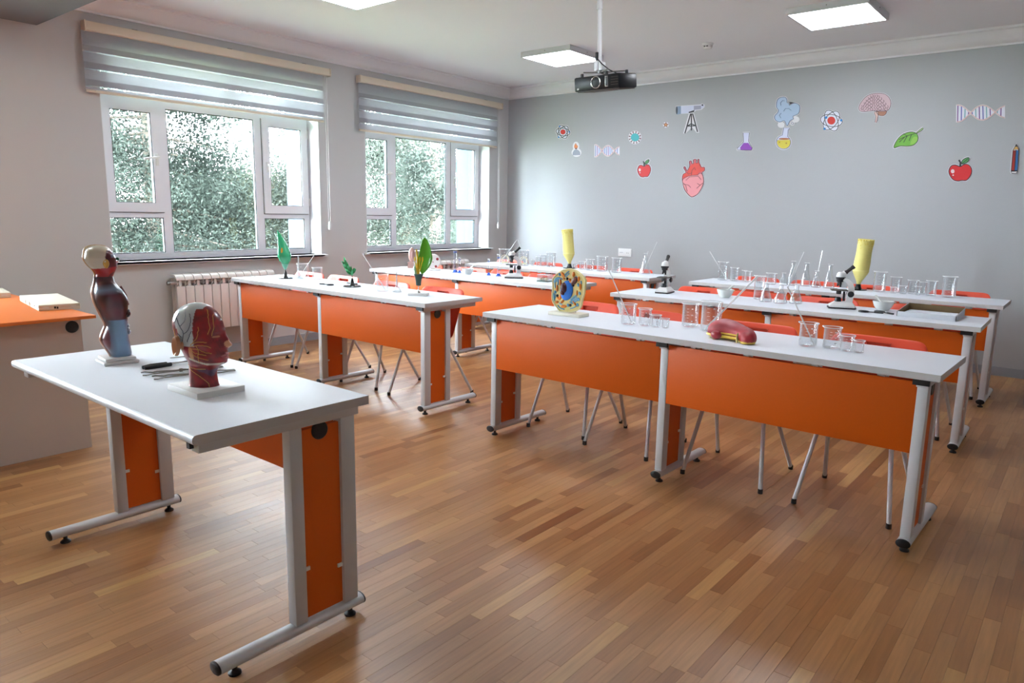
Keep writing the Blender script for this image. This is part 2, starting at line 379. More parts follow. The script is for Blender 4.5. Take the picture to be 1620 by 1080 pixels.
# ------------------------------------------------------------------ blinds
def make_blind(y0, y1, fy0, fy1, cord_y, label, bz=2.238):
    t = thing('roller_blind', label, 'blind', (0, (y0+y1)/2, 2.67), 0, 'day and night blinds over the windows')
    c = (y0+y1)/2; m = MB()
    m.box(.002, .075, y0+.012-c, y1-.012-c, .0, .072, ch=.008); m.box(.0755, .079, y0+.012-c, y1-.012-c, .006, .018)
    m.build('cassette', M_cream, t)
    for yy in (y0, y1-.012):
        MB().box(.002, .08, yy-c, yy+.012-c, -.004, .075, ch=.004).build('end_cap', M_cream, t)
    for fr in (.17, .53, .87):
        yy = y0+(y1-y0)*fr-c; MB().box(.002, .05, yy-.022, yy+.022, .0725, .079, ch=.001).build('bracket', M_blk, t)
    def strip(name, z0, z1, mt, x=.045, wob=.0):
        n = 2; MB().box(x, x+.0012, fy0-c, fy1-c, z0-2.67, z1-2.67).build(name, mt, t, smooth=False)
    strip('fabric_band', 2.566, 2.672, M_fabL, .046); strip('fabric_band', 2.524, 2.566, M_fabD, .048)
    z = 2.524
    while z > bz+.02:
        strip('sheer_band', z-.012, z, M_fabS, .046); lo = max(z-.082, bz); strip('fabric_band', lo, z-.012, M_fabL, .047)
        if lo > bz+.001: strip('fabric_band', max(z-.128, bz), lo, M_fabD, .050)
        z -= .128
    m = MB().box(.036, .058, fy0-c, fy1-c, bz-2.67-.022, bz-2.67, ch=.005); m.build('bottom_rail', M_cream, t)
    MB().box(.0581, .0585, fy0-c+.005, fy0-c+.07, bz-2.67-.008, bz-2.67-.006).box(.0581, .0585, fy1-c-.07, fy1-c-.005, bz-2.67-.008, bz-2.67-.006).build('rail_slot', M_blk, t, smooth=False)
    cy = cord_y-c
    MB().tube([(.07, cy-.012, 0), (.075, cy-.012, -1.45)], .0018, 6).tube([(.07, cy+.012, 0), (.075, cy+.010, -1.45)], .0018, 6).build('pull_chain', M_white, t)
    MB().lathe([(.004, -1.53), (.014, -1.52), (.016, -1.48), (.011, -1.445), (.004, -1.44)], .075, cy, 0, 12, cap0=True, cap1=True).build('chain_weight', M_white, t)
make_blind(2.405, 4.685, 2.388, 4.60, 4.62, 'grey striped roller blind with cream cassette on the window nearer the camera')
make_blind(5.055, 7.375, 5.05, 7.29, 7.31, 'grey striped roller blind with cream cassette on the far corner window', 2.20)

# ------------------------------------------------------------------ radiators
def make_radiator(y0, n, label, ze=0.0):
    t = thing('radiator', label, 'radiator', (0, y0, 0.265), 0, 'white sectional radiators under the windows')
    P = .0805
    for k in range(n):
        a = k*P; s = MB(); w_ = P-.006
        s.box(.125, .138, a+.001, a+P-.004, 0.0, .402, ch=.003)           # front fin
        s.box(.04, .125, a+P/2-.012, a+P/2+.012, 0.02, .46)               # core
        s.box(.035, .05, a+.004, a+P-.008, 0.0, .47)                      # rear fin
        pr = [(.03, .50), (.05, .508), (.085, .506), (.115, .495), (.132, .475), (.139, .455), (.135, .452), (.125, .468), (.105, .484), (.08, .492), (.03, .488)]
        M = Matrix(((1, 0, 0, 0), (0, 0, 1, 0), (0, 1, 0, 0), (0, 0, 0, 1)))
        s.prism(pr, a+.001, a+P-.005, M=M)
        for q in range(3):
            z = .475-.027*q; pts = [(.128, a+.008, z-.035), (.118, a+.02, z-.02), (.112, a+.04, z-.012), (.108, a+.066, z-.01)]
            s.tube(pts, .0035, 4)
        s.tube([(.134, a+P-.002, .40), (.134, a+P-.002, .462)], .0022, 4)
        s.build('radiator_section', M_rad, t, ang=40)
    MB().tube([(.08, -.05, .43), (.08, n*P+.05, .43)], .014, 12).tube([(.08, -.03, .03), (.08, n*P+.03, .03)], .014, 12).build('collector_pipe', M_rad, t)
    MB().lathe([(.0, 0), (.017, 0), (.02, .01), (.02, .035), (.012, .045), (0, .045)], M=Matrix.Translation((.08, n*P+.05, .43)) @ Matrix.Rotation(-PI/2, 4, 'X'), n=12).build('valve_knob', M_white, t)
    MB().lathe([(.0, 0), (.015, 0), (.017, .01), (.015, .025), (0, .03)], M=Matrix.Translation((.08, -.03, .43)) @ Matrix.Rotation(PI/2, 4, 'X'), n=12).build('air_valve', M_steel, t)
    MB().tube([(.0, n*P+.03, .03), (.08, n*P+.03, .03)], .011, 8).tube([(.0, .02, .40), (.05, .02, .40)], .006, 6).tube([(.0, n*P-.02, .40), (.05, n*P-.02, .40)], .006, 6).build('wall_pipe', M_rad, t)
    return t
make_radiator(2.955, 12, 'white sectional radiator under the nearer window behind the head model')
make_radiator(5.73, 12, 'white sectional radiator under the far window behind the second lab table')

# ------------------------------------------------------------------ ceiling lights, smoke detector, projector, socket
def led_panel(x, y, lab):
    t = thing('ceiling_light', lab, 'ceiling light', (x, y, 2.898), 0, 'square ceiling light panels')
    m = MB()
    for b in ((-.3, .3, -.3, -.285), (-.3, .3, .285, .3), (-.3, -.285, -.285, .285), (.285, .3, -.285, .285)): m.box(*b, 0, .052)
    m.box(-.285, .285, -.285, .285, .045, .052); m.build('frame', M_metal, t, smooth=False)
    MB().box(-.285, .285, -.285, .285, .002, .006).build('diffuser', M_led, t, smooth=False)
    MB().ball((0, -.301, .03), .004, 8).ball((.301, 0, .03), .004, 8).build('screw', M_dark, t)
led_panel(1.81, 6.245, 'square ceiling light panel beside the projector')
led_panel(4.47, 6.22, 'square ceiling light panel at the upper right above the wall stickers')
led_panel(1.82, 3.565, 'square ceiling light panel cut off by the top edge, near the windows')
led_panel(4.47, 3.55, 'square ceiling light panel above the front right lab table, over the photo')
led_panel(1.82, .6, 'square ceiling light panel above the orange desk')
t = thing('smoke_detector', 'small round white smoke detector on the ceiling', 'smoke detector', (3.19, 6.66, 2.95))
MB().lathe([(.0, 0), (.05, 0), (.05, -.012), (.044, -.018)], cap0=True).build('base', M_white, t)
MB().lathe([(.044, -.018), (.042, -.04), (.03, -.05), (0, -.05)]).build('cover', M_white, t)
MB().box(-.02, -.004, -.0435, -.038, -.036, -.026).box(.004, .02, -.0435, -.038, -.036, -.026).build('vent_slot', M_dark, t, smooth=False)

t = thing('projector', 'black ceiling projector with a silver-ringed lens hanging from a white pole', 'projector', (3.70, 4.12, 2.135), 0)
M_proj = mat('projector_black', '#0c0d10', .35, spec=.25)
MB().box(-.168, .168, -.12, .10, .004, .092, ch=.01).build('body', M_proj, t)
MB().box(-.155, .155, -.10, .09, 0.0, .006).build('base_plate', M_dark, t, smooth=False)
lm = MB().ring((-.002, -.121, .05), .034, .0032, 'y', 32); lm.build('lens_ring', M_chrome, t)
MB().lathe([(.033, .001), (.030, -.008), (.024, -.012), (0, -.018)], M=Matrix.Translation((-.002, -.12, .05)) @ Matrix.Rotation(PI/2, 4, 'X'), n=28).build('lens', mat('lens_glass', '#06070a', .05, coat=1), t)
MB().box(.066, .088, -.1225, -.12, .018, .082, ch=.001).build('sensor_frame', M_steel, t)
MB().box(.070, .084, -.1235, -.1222, .024, .076).build('sensor_window', M_blk, t, smooth=False)
v = MB()
for k in range(4): v.box(.108, .160, -.1212, -.1198, .026+k*.015, .028+k*.015)
v.build('vent_grille', M_dark, t, smooth=False)
MB().lathe([(0, 0), (.007, 0), (.006, -.002), (0, -.002)], M=Matrix.Translation((-.14, -.12, .02)) @ Matrix.Rotation(PI/2, 4, 'X'), n=12).build('power_light', M_steel, t)
b = MB()
for (ax, ay) in ((-.13, -.08), (.06, -.09), (.14, .02), (-.05, .09)):
    b.tube([(-.06, 0, .118), (ax, ay, .112)], .0045, 6)
b.build('spider_arm', M_steel, t)
for (ax, ay) in ((-.13, -.08), (.06, -.09), (.14, .02), (-.05, .09)): MB().lathe([(.01, .091), (.01, .112), (.004, .114)], ax, ay, 0, 10, cap1=True).build('mount_foot', M_blk, t)
MB().box(-.09, -.06, -.02, .02, .128, .19, ch=.003).box(-.055, -.028, -.02, .02, .128, .18, ch=.003).tube([(-.06, 0, .11), (-.06, 0, .14)], .012, 10).build('joint_bracket', M_metal, t)
MB().tube([(-.06, 0, .17), (-.075, 0, .52)], .014, 14).tube([(-.075, 0, .50), (-.082, 0, .815)], .017, 14).ring((-.075, 0, .505), .019, .003).build('pole', M_metal, t)
MB().tube([(-.072, -.018, .235), (-.066, -.02, .20), (-.03, -.02, .165), (.02, -.01, .125), (.05, .03, .108), (.08, .05, .1), (.1, .06, .093)], .0035, 6).build('cable', M_blk, t)
MB().box(-.08, -.062, -.026, -.014, .19, .24, ch=.002).build('cable_tie', M_blk, t)

for o_ in t.children:
    if o_.name.split('.')[0] in ('body', 'base_plate', 'lens_ring', 'lens', 'sensor_frame', 'sensor_window', 'vent_grille', 'power_light', 'mount_foot'): o_.rotation_euler = (math.radians(8), 0, 0)

t = thing('wall_socket', 'white double wall socket plate low on the back wall', 'socket', (1.86, YB, .906))
MB().box(-.09, .09, -.011, 0, -.047, .047, ch=.003).build('plate', M_white, t)
MB().box(-.068, -.022, -.0125, -.0108, -.006, .006, ch=.0005).build('data_port', M_metal, t)
for sx_ in (.03, .05): MB().lathe([(0, 0), (.004, 0), (.004, -.001), (0, -.001)], M=Matrix.Translation((sx_, -.0112, -.004)) @ Matrix.Rotation(PI/2, 4, 'X'), n=8).build('pin_hole', M_dark, t)

# ------------------------------------------------------------------ lab tables
def leg_frame(parent, x, W, flip=False, H0=.76, gro=True, side=1, cap=True):
    # posts near the modesty side (y small) and the foot reaching to the user's side; flip mirrors it
    Yy = (lambda q: W-q) if flip else (lambda q: q)
    def bx(m, x0, x1, a, b, z0, z1, ch=0): a, b = sorted((Yy(a), Yy(b))); m.box(x0, x1, a, b, z0, z1, ch=ch)
    m = MB(); bx(m, x-.02, x+.02, .035, .090, .062, H0-.062, ch=.003); bx(m, x-.02, x+.02, .232, .276, .062, H0-.062, ch=.003)
    f = m.build('leg_post', M_metal, parent)
    m = MB(); bx(m, x-.008, x+.008, .090, .232, .068, H0-.075); m.build('infill_panel', M_or, f, smooth=False)
    m = MB(); bx(m, x-.022, x+.022, .02, W-.03, H0-.062, H0-.028, ch=.002); m.build('top_rail', M_metal, f)
    
    if cap:
        m = MB(); a_, b_ = (W-.03, W-.018) if flip else (.008, .021); bx(m, x-(.034 if not flip else .02), x+(.026 if not flip else -.004), a_, b_, H0-.052, H0-.029); m.build('rail_cap', M_blk, f, smooth=False)
    y0, y1 = Yy(.014), Yy(.53)
    m = MB(); n = 16; R = Matrix.Rotation(-PI/2 if y1 > y0 else PI/2, 4, 'X')
    L = abs(y1-y0); m.lathe([(.024, 0), (.024, L)], M=Matrix.Translation((x, y0, .045)) @ R, n=n, sx=1.15, sy=.78)
    m.build('foot_bar', M_metal, f)
    for yy, sg in ((y0, -1), (y1, 1)):
        s_ = sg*(1 if y1 > y0 else -1)
        MB().lathe([(.0245, -.001*s_), (.0245, .004*s_), (.02, .007*s_), (0, .007*s_)], M=Matrix.Translation((x, yy, .045)) @ Matrix.Rotation(-PI/2, 4, 'X'), n=n, sx=1.15, sy=.78).build('end_cap', M_blk, f)
    for q in (.055, .475):
        MB().lathe([(0, 0), (.019, 0), (.019, .006), (.012, .012), (.008, .014), (.008, .03), (0, .03)], x, Yy(q), 0, 14).build('levelling_foot', M_blk, f)
    m = MB()
    for q, z in ((.094, .20), (.228, .235)):
        for xx in (x-.0105, x+.0105): m.box(xx-.0025, xx+.0025, Yy(q)-.014, Yy(q)+.014, z-.006, z+.006)
    m.build('panel_clip', M_white, f, smooth=False)
    if gro:
        xx = x+.009*side
        MB().lathe([(0, -.003), (.029, -.003), (.029, .003), (.026, .006), (.02, .0055), (0, .0045)], M=Matrix.Translation((xx, Yy(.162), H0-.087)) @ Matrix.Rotation(PI/2*side, 4, 'Y'), n=28).build('cable_grommet', M_blk, f)
    return f
def tabletop(parent, L, W, round_y, H0=.76):
    # rounded user edge at y=W (round_y=1) or y=0 (round_y=-1)
    T = .028; r = .012; pts = []
    if round_y > 0:
        pts = [(0, 0), (W-r, 0)]+[(W-r+r*math.sin(a), r-r*math.cos(a)) for a in (PI/6, PI/3, PI/2)]+[(W, T-r)]+[(W-r+r*math.cos(a), T-r+r*math.sin(a)) for a in (PI/6, PI/3, PI/2)]+[(0, T)]
    else:
        pts = [(r, 0)]+[(W, 0), (W, T), (r, T)]+[(r-r*math.sin(a), T-r+r*math.cos(a)) for a in (PI/6, PI/3, PI/2)]+[(r-r*math.cos(a), r-r*math.sin(a)) for a in (0, PI/6, PI/3)]
    pts = [(y, z+H0-T) for y, z in pts]; M = Matrix(((0, 0, 1, 0), (1, 0, 0, 0), (0, 1, 0, 0), (0, 0, 0, 1)))
    m = MB(); m.prism(pts, .0, L, M=M); m.mi = [0]*len(m.f)
    # end faces and the square front edge carry the grey edge band
    for k, f in enumerate(m.f):
        c = [sum(m.v[i][a] for i in f)/len(f) for a in range(3)]
        zs = [m.v[i][2] for i in f]
        if c[0] < 1e-4 or c[0] > L-1e-4 or (max(zs)-min(zs) > .02 and (c[1] < .001 or c[1] > W-.001)): m.mi[k] = 1
    return m.build('tabletop', [M_top, M_edge], parent, ang=40)
def make_lab_table(label):
    L, W = 2.405, .552
    t = thing('lab_table', label, 'table', (0, 0, 0), 0, 'long white-topped lab tables with orange panels')
    tabletop(t, L, W, 1)
    for k, x in enumerate((.062, 1.2025, L-.062)): leg_frame(t, x, W, side=1, gro=(k == 2))
    for a, b in ((.082, 1.1815), (1.2235, L-.082)):
        p = MB().box(a, b, .036, .052, .42, .716, ch=.0015).build('modesty_panel', M_or, t)
        for fr in (.12, .36, .64, .88):
            x = a+(b-a)*fr; MB().box(x-.022, x+.022, .054, .062, .69, .731).box(x-.010, x+.010, .040, .056, .7165, .728).build('panel_bracket', M_metal, p, smooth=False)
    return t
TABLES = {}
spec = [('A1', .5624, 3.226, -.0093, 'front left lab table nearest the camera on the window side, with the green leaf model'),
        ('A2', .500, 4.7854, -.0009, 'middle left lab table with the blue-footed cylinders and a microscope'),
        ('A3', .5942, 6.1082, .0015, 'rear left lab table by the window corner, below the wall socket'),
        ('B1', 3.4837, 3.1826, -.0224, 'front right lab table with the cell model and the red stomach model'),
        ('B2', 3.4276, 4.7144, .0145, 'middle right lab table with two microscopes and an open cardboard box'),
        ('B3', 3.4053, 6.1107, .0013, 'rear right lab table by the back wall with a row of beakers')]
proto = None
for n, x, y, r, lab in spec:
    if proto is None: proto = make_lab_table(lab); o = proto; o.location = (x, y, 0); o.rotation_euler = (0, 0, r)
    else: o = dup(proto, (x, y, 0), r, lab)
    TABLES[n] = (x, y, r)
# demonstration table
t = thing('demonstration_table', 'white demonstration table in the left foreground with black cable grommet and orange leg panels', 'table', (3.153, .8602, 0))
tabletop(t, 1.39, .583, -1)
leg_frame(t, .05, .583, flip=True, gro=False, cap=False); leg_frame(t, 1.34, .583, flip=True, gro=True)
p = MB().box(.075, 1.315, .49, .506, .452, .716, ch=.0015).build('modesty_panel', M_or, t)
MB().box(.2, .26, .48, .489, .69, .731).box(1.12, 1.18, .48, .489, .69, .731).build('panel_bracket', M_metal, p, smooth=False)
# teacher's desk with orange top
t = thing('teacher_desk', 'white desk with an orange top and round black grommet at the left edge', 'desk', (.9, 1.0, 0))
MB().box(-.35, 1.213, -.9, .558, .742, .76, ch=.002).build('desktop', M_desko, t)
m = MB().box(1.09, 1.115, -.84, .515, 0.0, .7415); m.build('side_panel', M_deskw, t, smooth=False)
MB().box(-.28, 1.09, .47, .49, .28, .7415).build('modesty_panel', M_deskw, t, smooth=False)
MB().box(-.30, -.275, -.84, .515, 0.0, .7415).build('side_panel', M_deskw, t, smooth=False)
MB().lathe([(0, 0), (.033, 0), (.033, .003), (.03, .006), (.02, .0055), (0, .005)], M=Matrix.Translation((1.115, .468, .693)) @ Matrix.Rotation(PI/2, 4, 'Y'), n=28).build('cable_grommet', M_blk, t)

# ------------------------------------------------------------------ chairs
def make_chair(label):
    t = thing('chair', label, 'chair', (0, 0, 0), 0, 'coral plastic chairs behind the lab tables')
    prof = [(-.345, .425), (-.33, .443), (-.28, .45), (-.2, .443), (-.1, .436), (-.03, .437), (.01, .452), (.035, .49), (.055, .55), (.08, .62), (.098, .675), (.114, .708), (.126, .738), (.135, .761), (.143, .777), (.149, .793)]
    nx = 24; hw = .205; vs = []; fs = []
    for j, (y, z) in enumerate(prof):
        u = j/(len(prof)-1)
        w_ = hw*(.93+.07*min(1, u*10)) if u < .3 else hw*(1+.11*min(1, (u-.3)/.4))
        for i in range(nx+1):
            s = i/nx*2-1; x = w_*s; curve = .022*s*s
            top = max(0, (z-.70)/.083); cor = 1-math.sqrt(max(0, 1-max(0, (abs(s)-.72)/.28)**2)); back = j > 6
            vs.append((x-(x*.03*cor*top), y-(curve if back else 0), z+(curve*.45 if not back else 0)-.040*cor*top*top))
    for j in range(len(prof)-1):
        for i in range(nx):
            if j == 12 and 9 <= i <= 14: continue
            a = j*(nx+1)+i; fs.append((a, a+1, a+nx+2, a+nx+1))
    m = MB().add(vs, fs); o = m.build('seat_shell', M_chair, t, ang=60)
    md = o.modifiers.new('s', 'SOLIDIFY'); md.thickness = .007; md.offset = -1
    md = o.modifiers.new('b', 'SUBSURF'); md.levels = 1; md.render_levels = 1
    MB().box(-.052, .052, .147, .150, .733, .768).box(-.055, -.052, .128, .150, .735, .766).box(.052, .055, .128, .150, .735, .766).build('handle_recess', M_chair, t, smooth=False)
    for sx_ in (-1, 1):
        for (ty, fy) in ((-.10, -.23), (.0, .23)):
            l = MB().tube([(sx_*.15, ty, .428), (sx_*.208, fy, .012)], .0105, 10).build('leg', M_metal, t)
            MB().lathe([(.0125, 0), (.0125, .022), (.0105, .024)], sx_*.208, fy, 0, 10, cap0=True).build('foot_cap', M_blk, l)
    MB().tube([(-.15, -.10, .424), (.15, -.10, .424)], .0105, 8).tube([(-.15, 0, .424), (.15, 0, .424)], .0105, 8).tube([(-.15, -.1, .424), (-.15, 0, .424)], .0105, 8).tube([(.15, -.1, .424), (.15, 0, .424)], .0105, 8).build('seat_frame', M_metal, t)
    return t
side = {'A1': 'front left lab table', 'A2': 'middle left lab table', 'A3': 'rear left lab table', 'B1': 'front right lab table', 'B2': 'middle right lab table', 'B3': 'rear right lab table'}
order = ['first coral chair from the window side, at the %s', 'second coral chair from the window side, at the %s', 'third coral chair from the window side, at the %s', 'coral chair at the right end of the %s']
CH = {'A1': [(.235, .495, .01), (.72, .50, -.01), (1.38, .475, .02), (1.975, .46, .03)], 'A2': [(.22, .50, 0), (.85, .50, 0), (1.325, .49, 0), (1.80, .50, 0)], 'A3': [(.17, .5, 0), (.74, .50, 0), (1.32, .51, -.02), (1.89, .50, .02)],
      'B1': [(.30, .57, .03), (.785, .51, -.02), (1.44, .475, .01), (2.03, .475, -.02)], 'B2': [(.47, .51, 0), (.93, .50, .02), (1.41, .50, .0), (2.03, .50, -.02)], 'B3': [(.40, .50, 0), (.93, .5, .02), (1.41, .5, -.01), (2.05, .5, 0)]}
ch0 = None
for n, lst in CH.items():
    x0, y0, r0 = TABLES[n]
    for k, (dx, dy, rz) in enumerate(lst):
        p = (x0+dx*math.cos(r0)-dy*math.sin(r0), y0+dx*math.sin(r0)+dy*math.cos(r0), 0); lab = order[k] % side[n]
        if ch0 is None: ch0 = make_chair(lab); ch0.location = p; ch0.rotation_euler = (0, 0, rz)
        else: dup(ch0, p, rz, lab)

# ------------------------------------------------------------------ glassware
TZ = .76
def beaker(x, y, r, h, label, marks=True, rz=0.0, group='glass beakers on the lab tables', name='beaker', cat='beaker'):
    t = thing(name, label, cat, (x, y, TZ), rz, group); w_ = .0016
    MB().lathe([(0, .0012), (r-.006, .0012), (r-.001, .004), (r, .009), (r, h-.008), (r+.002, h-.002)], n=32).lathe([(0, .004), (r-.007, .004), (r-.003, .008), (r-.0022, .012), (r-.0022, h-.004)], n=32).build('body', M_glass, t, ang=50)
    rim = MB(); pts = []
    for i in range(32):
        a = 2*PI*i/32; q = r+.002+.006*max(0, math.cos(a-PI))**12; pts.append((q*math.cos(a), q*math.sin(a), h+.002*max(0, math.cos(a-PI))**12))
    rim.tube(pts, .0019 if r > .02 else .0014, 6, closed=True); rim.build('rim', M_rim, t)
    if marks and r > .024:
        m = MB()
        for k in range(5):
            z = h*(.28+.13*k); a0 = -1.25; n = 4; wd = .35 if k % 2 else .55
            for ang, dw, hh in ((a0-.35, .28, .0006), (a0+.22, .2 if k % 2 == 0 else 0, .0022)):
                if not dw: continue
                v = []; 
                for i in range(n+1):
                    a = ang+dw*i/n; v += [((r+.0006)*math.cos(a), (r+.0006)*math.sin(a), z-hh), ((r+.0006)*math.cos(a), (r+.0006)*math.sin(a), z+hh)]
                m.add(v, [(2*i, 2*i+2, 2*i+3, 2*i+1) for i in range(n)])
        m.build('scale_marks', M_mark, t)
    return t
def rod(a, b, label, r=.0032, name='glass_rod'):
    a, b = Vector(a), Vector(b); t = thing(name, label, 'glass rod', tuple(a), 0, 'glass stirring rods')
    MB().tube([(0, 0, 0), (b-a)*.5, b-a], r, 8).build('shaft', M_rim, t); MB().ball(tuple(b-a), r*1.25, 8).build('tip', M_rim, t); return t
def erlenmeyer(x, y, R, h, label, rn=None, group='conical flasks'):
    t = thing('conical_flask', label, 'flask', (x, y, TZ), 0, group); rn = rn or R*.36
    pr = [(0, .001), (R*.9, .001), (R, .006), (R*.98, .014), (rn*1.25, h*.66), (rn, h*.72), (rn, h-.004)]
    MB().lathe(pr, n=28).lathe([(max(0, q-.0018), z+.002) for q, z in pr], n=28).build('body', M_glass, t, ang=50)
    MB().ring((0, 0, h-.002), rn+.0015, .002, n=20, m=6).build('rim', M_rim, t); return t
def funnel(x, y, R, h, label):
    t = thing('glass_funnel', label, 'funnel', (x, y, TZ), 0, 'glass funnels standing upside down'); c = h*.36
    MB().lathe([(R, .002), (R*.35, c*.75), (R*.16, c), (R*.13, h*.9), (R*.11, h)], n=24).lathe([(R-.002, .002), (R*.30, c*.75), (R*.1, c), (R*.09, h)], n=24).build('cone', M_glass, t, ang=60)
    MB().ring((0, 0, .003), R, .0018, n=24, m=6).build('rim', M_rim, t)
    MB().tube([(0, 0, c*.95), (0, 0, h)], R*.13, 10).build('stem', M_rim, t); return t
def measuring_cylinder(x, y, r, h, label):
    t = thing('measuring_cylinder', label, 'measuring cylinder', (x, y, TZ), .3, 'measuring cylinders with blue feet')
    MB().lathe([(r*2.3, 0), (r*2.3, .005), (r*1.5, .010), (r*1.25, .024), (r*.9, .026)], n=6, cap0=True, cap1=True).build('foot', M_blue, t, ang=20)
    MB().lathe([(r, .024), (r, h-.004), (r+.002, h)], n=20).build('tube', M_glass, t)
    MB().ring((0, 0, h-.001), r+.001, .0016, n=20, m=6).build('rim', M_rim, t)
    MB().lathe([(r+.0008, h*.84), (r+.003, h*.84), (r+.003, h*.865), (r+.0008, h*.865)], n=20).build('guard_ring', M_blue, t)
    m = MB()
    for k in range(7): z = .05+(h*.8-.05)*k/6; m.box(-r*.5, r*.5, -r-.001, -r+.0002, z-.0006, z+.0006)
    m.build('scale_marks', M_blue, t, smooth=False); return t
def mortar(x, y, R, h, label, plabel, pa=.6, away=False):
    t = thing('mortar', label, 'mortar', (x, y, TZ), 0, 'white porcelain mortars')
    MB().lathe([(0, 0), (R*.52, 0), (R*.55, .004), (R*.8, h*.4), (R*.93, h*.75), (R, h), (R*.93, h), (R*.85, h*.72), (R*.6, h*.3), (0, h*.2)], n=32).build('bowl', M_porc, t, ang=60)
    MB().prism([(R*.90, -.008), (R*1.16, 0), (R*.90, .008)], h-.007, h-.001).build('spout', M_porc, t)
    c, s = math.cos(pa), math.sin(pa); r0 = R*.12
    a = Vector((x-c*R*.3, y-s*R*.3, TZ+h*.22+.013)); b = Vector((x+c*R*.98, y+s*R*.98, TZ+h+.028))
    p = thing('pestle', plabel, 'pestle', tuple(a), 0, 'porcelain pestles'); d = b-a
    MB().tube([d*0-d.normalized()*.010, d*0, d*.12, d*.3, d*.85, d*.97, d*1.02], [.004, .011, .011, .0065, .008, .0085, .003], 12).build('rod', M_porc, p)
def magnifier(x, y, ang, R, L, label, z=TZ):
    t = thing('magnifying_glass', label, 'magnifying glass', (x, y, z), ang, 'black magnifying glasses')
    MB().lathe([(R-.004, 0), (R, 0), (R, .009), (R-.004, .009), (R-.004, 0)], n=28).build('ring', M_blk, t)
    MB().lathe([(0, .003), (R-.004, .004)], n=28).build('lens', mat('magnifier_lens', '#101418', .05, coat=1), t)
    MB().tube([(R-.001, 0, .005), (R+.03, 0, .005), (R+.035, 0, .006), (R+L, 0, .006)], [.003, .003, .0058, .0055], 8).build('handle', M_blk, t)

# items of table A1
t = thing('leaf_bud_model', 'translucent green closed bud model on a round black stand', 'plant model', (.9106, 3.53, TZ), math.radians(52))
M_tg = mat('translucent_green', '#3fbf8a', .25, trans=.45, noise_amt=.12, nscale=25, coat=.4); M_tg.node_tree.nodes['Principled BSDF'].inputs['Alpha'].default_value = .88
M_stand = mat('gloss_black', '#0d0e10', .2)
def black_stand(t, R):
    MB().lathe([(0, 0), (R, 0), (R, .006), (R*.93, .010), (R*.35, .012), (R*.26, .02), (R*.17, .05), (R*.10, .066), (0, .066)], n=32).build('stand', M_stand, t)
black_stand(t, .063)
MB().tube([(0, 0, .064), (0, 0, .12)], .004, 8).build('stem', M_stand, t)
def leafblade(z0, z1, wmax, lean, depth, peak=.38, n=18, m=12, a0=-1.3, a1=1.3, tip=2.2):
    vs = []; fs = []
    for j in range(n+1):
        u = j/n; z = z0+(z1-z0)*u
        w_ = wmax*(math.sin(PI*min(1, u/(2*peak)))**.8 if u < peak else max(.001, (1-((u-peak)/(1-peak))))**(1/tip*1.6))
        cx = lean*(u**2.4)
        for i in range(m+1):
            a = a0+(a1-a0)*i/m; vs.append((cx+w_*math.sin(a), depth*w_*(math.cos(a)-.4), z))
    for j in range(n):
        for i in range(m): k = j*(m+1)+i; fs.append((k, k+1, k+m+2, k+m+1))
    return vs, fs
for a0, a1, nm in ((-1.5, 1.5, 'petal'), (1.7, 4.4, 'petal')):
    v, f = leafblade(.10, .412, .058, -.055, .75, .33, a0=a0, a1=a1)
    o = MB().add(v, f).build(nm, M_tg, t, ang=80); md = o.modifiers.new('s', 'SOLIDIFY'); md.thickness = .003
MB().lathe([(.006, .075), (.02, .10), (.032, .135), (.036, .165)], n=16).build('calyx', mat('pale_green_cup', '#7fd0b4', .3, trans=.3, alpha=.85), t)
MB().ball((-.018, -.05, .225), (.010, .006, .042), 12).build('stamen', mat('amber', '#b07a10', .4), t)
funnel(1.0016, 3.600, .042, .195, 'upside down glass funnel beside the translucent green bud model')
beaker(.975, 3.66, .050, .125, 'wide glass beaker holding a slanted rod on the front left lab table')
rod((.945, 3.64, TZ+.008), (1.10, 3.735, 1.012), 'glass rod leaning right out of the beaker near the green bud model')
beaker(1.14, 3.69, .042, .10, 'smaller glass beaker in front of a coral chair beside the wide beaker')
magnifier(1.625, 3.462, math.radians(190), .028, .085, 'black magnifying glass between beaker and fern model on the front left table')
t = thing('fern_model', 'small dark green plant model on a round black stand', 'plant model', (1.8187, 3.525, TZ), math.radians(48))
black_stand(t, .070)
M_fern = mat('fern_green', '#0e7a3c', .35, noise_amt=.3, nscale=60, coat=.3); M_fern2 = mat('fern_tip_green', '#58c98c', .35, trans=.2)
MB().tube([(0, 0, .06), (0, 0, .10), (-.02, 0, .14), (-.05, 0, .19)], .003, 6).build('stem', mat('stem_green', '#22522a', .5), t)
rr = random.Random(4)
def frond(base, d, L, W_):
    d = Vector(d).normalized(); sdir = d.cross(Vector((0, 1, 0))).normalized(); nrm = d.cross(sdir); v = []; f = []; n = 6
    for k in range(n+1):
        u = k/n; c = Vector(base)+d*L*u+nrm*.012*math.sin(u*3); w_ = W_*math.sin(PI*min(.98, u*.85+.12))
        v += [c-sdir*w_+nrm*.3*w_, c+nrm*.0, c+sdir*w_+nrm*.3*w_]
    for k in range(n): a = 3*k; f += [(a, a+1, a+4, a+3), (a+1, a+2, a+5, a+4)]
    return v, f
for k in range(13):
    u = k/12; base = (-.045*u, (rr.random()-.5)*.01, .088+.085*u); sd = -1 if k % 2 else 1
    v, f = frond(base, (-.5+sd*.55*(1-u*.4), (rr.random()-.5)*.8, .75), .045+.02*rr.random(), .0085)
    o = MB().add(v, f).build('leaf', M_fern if k % 3 else M_fern2, t, ang=70); md = o.modifiers.new('s', 'SOLIDIFY'); md.thickness = .002
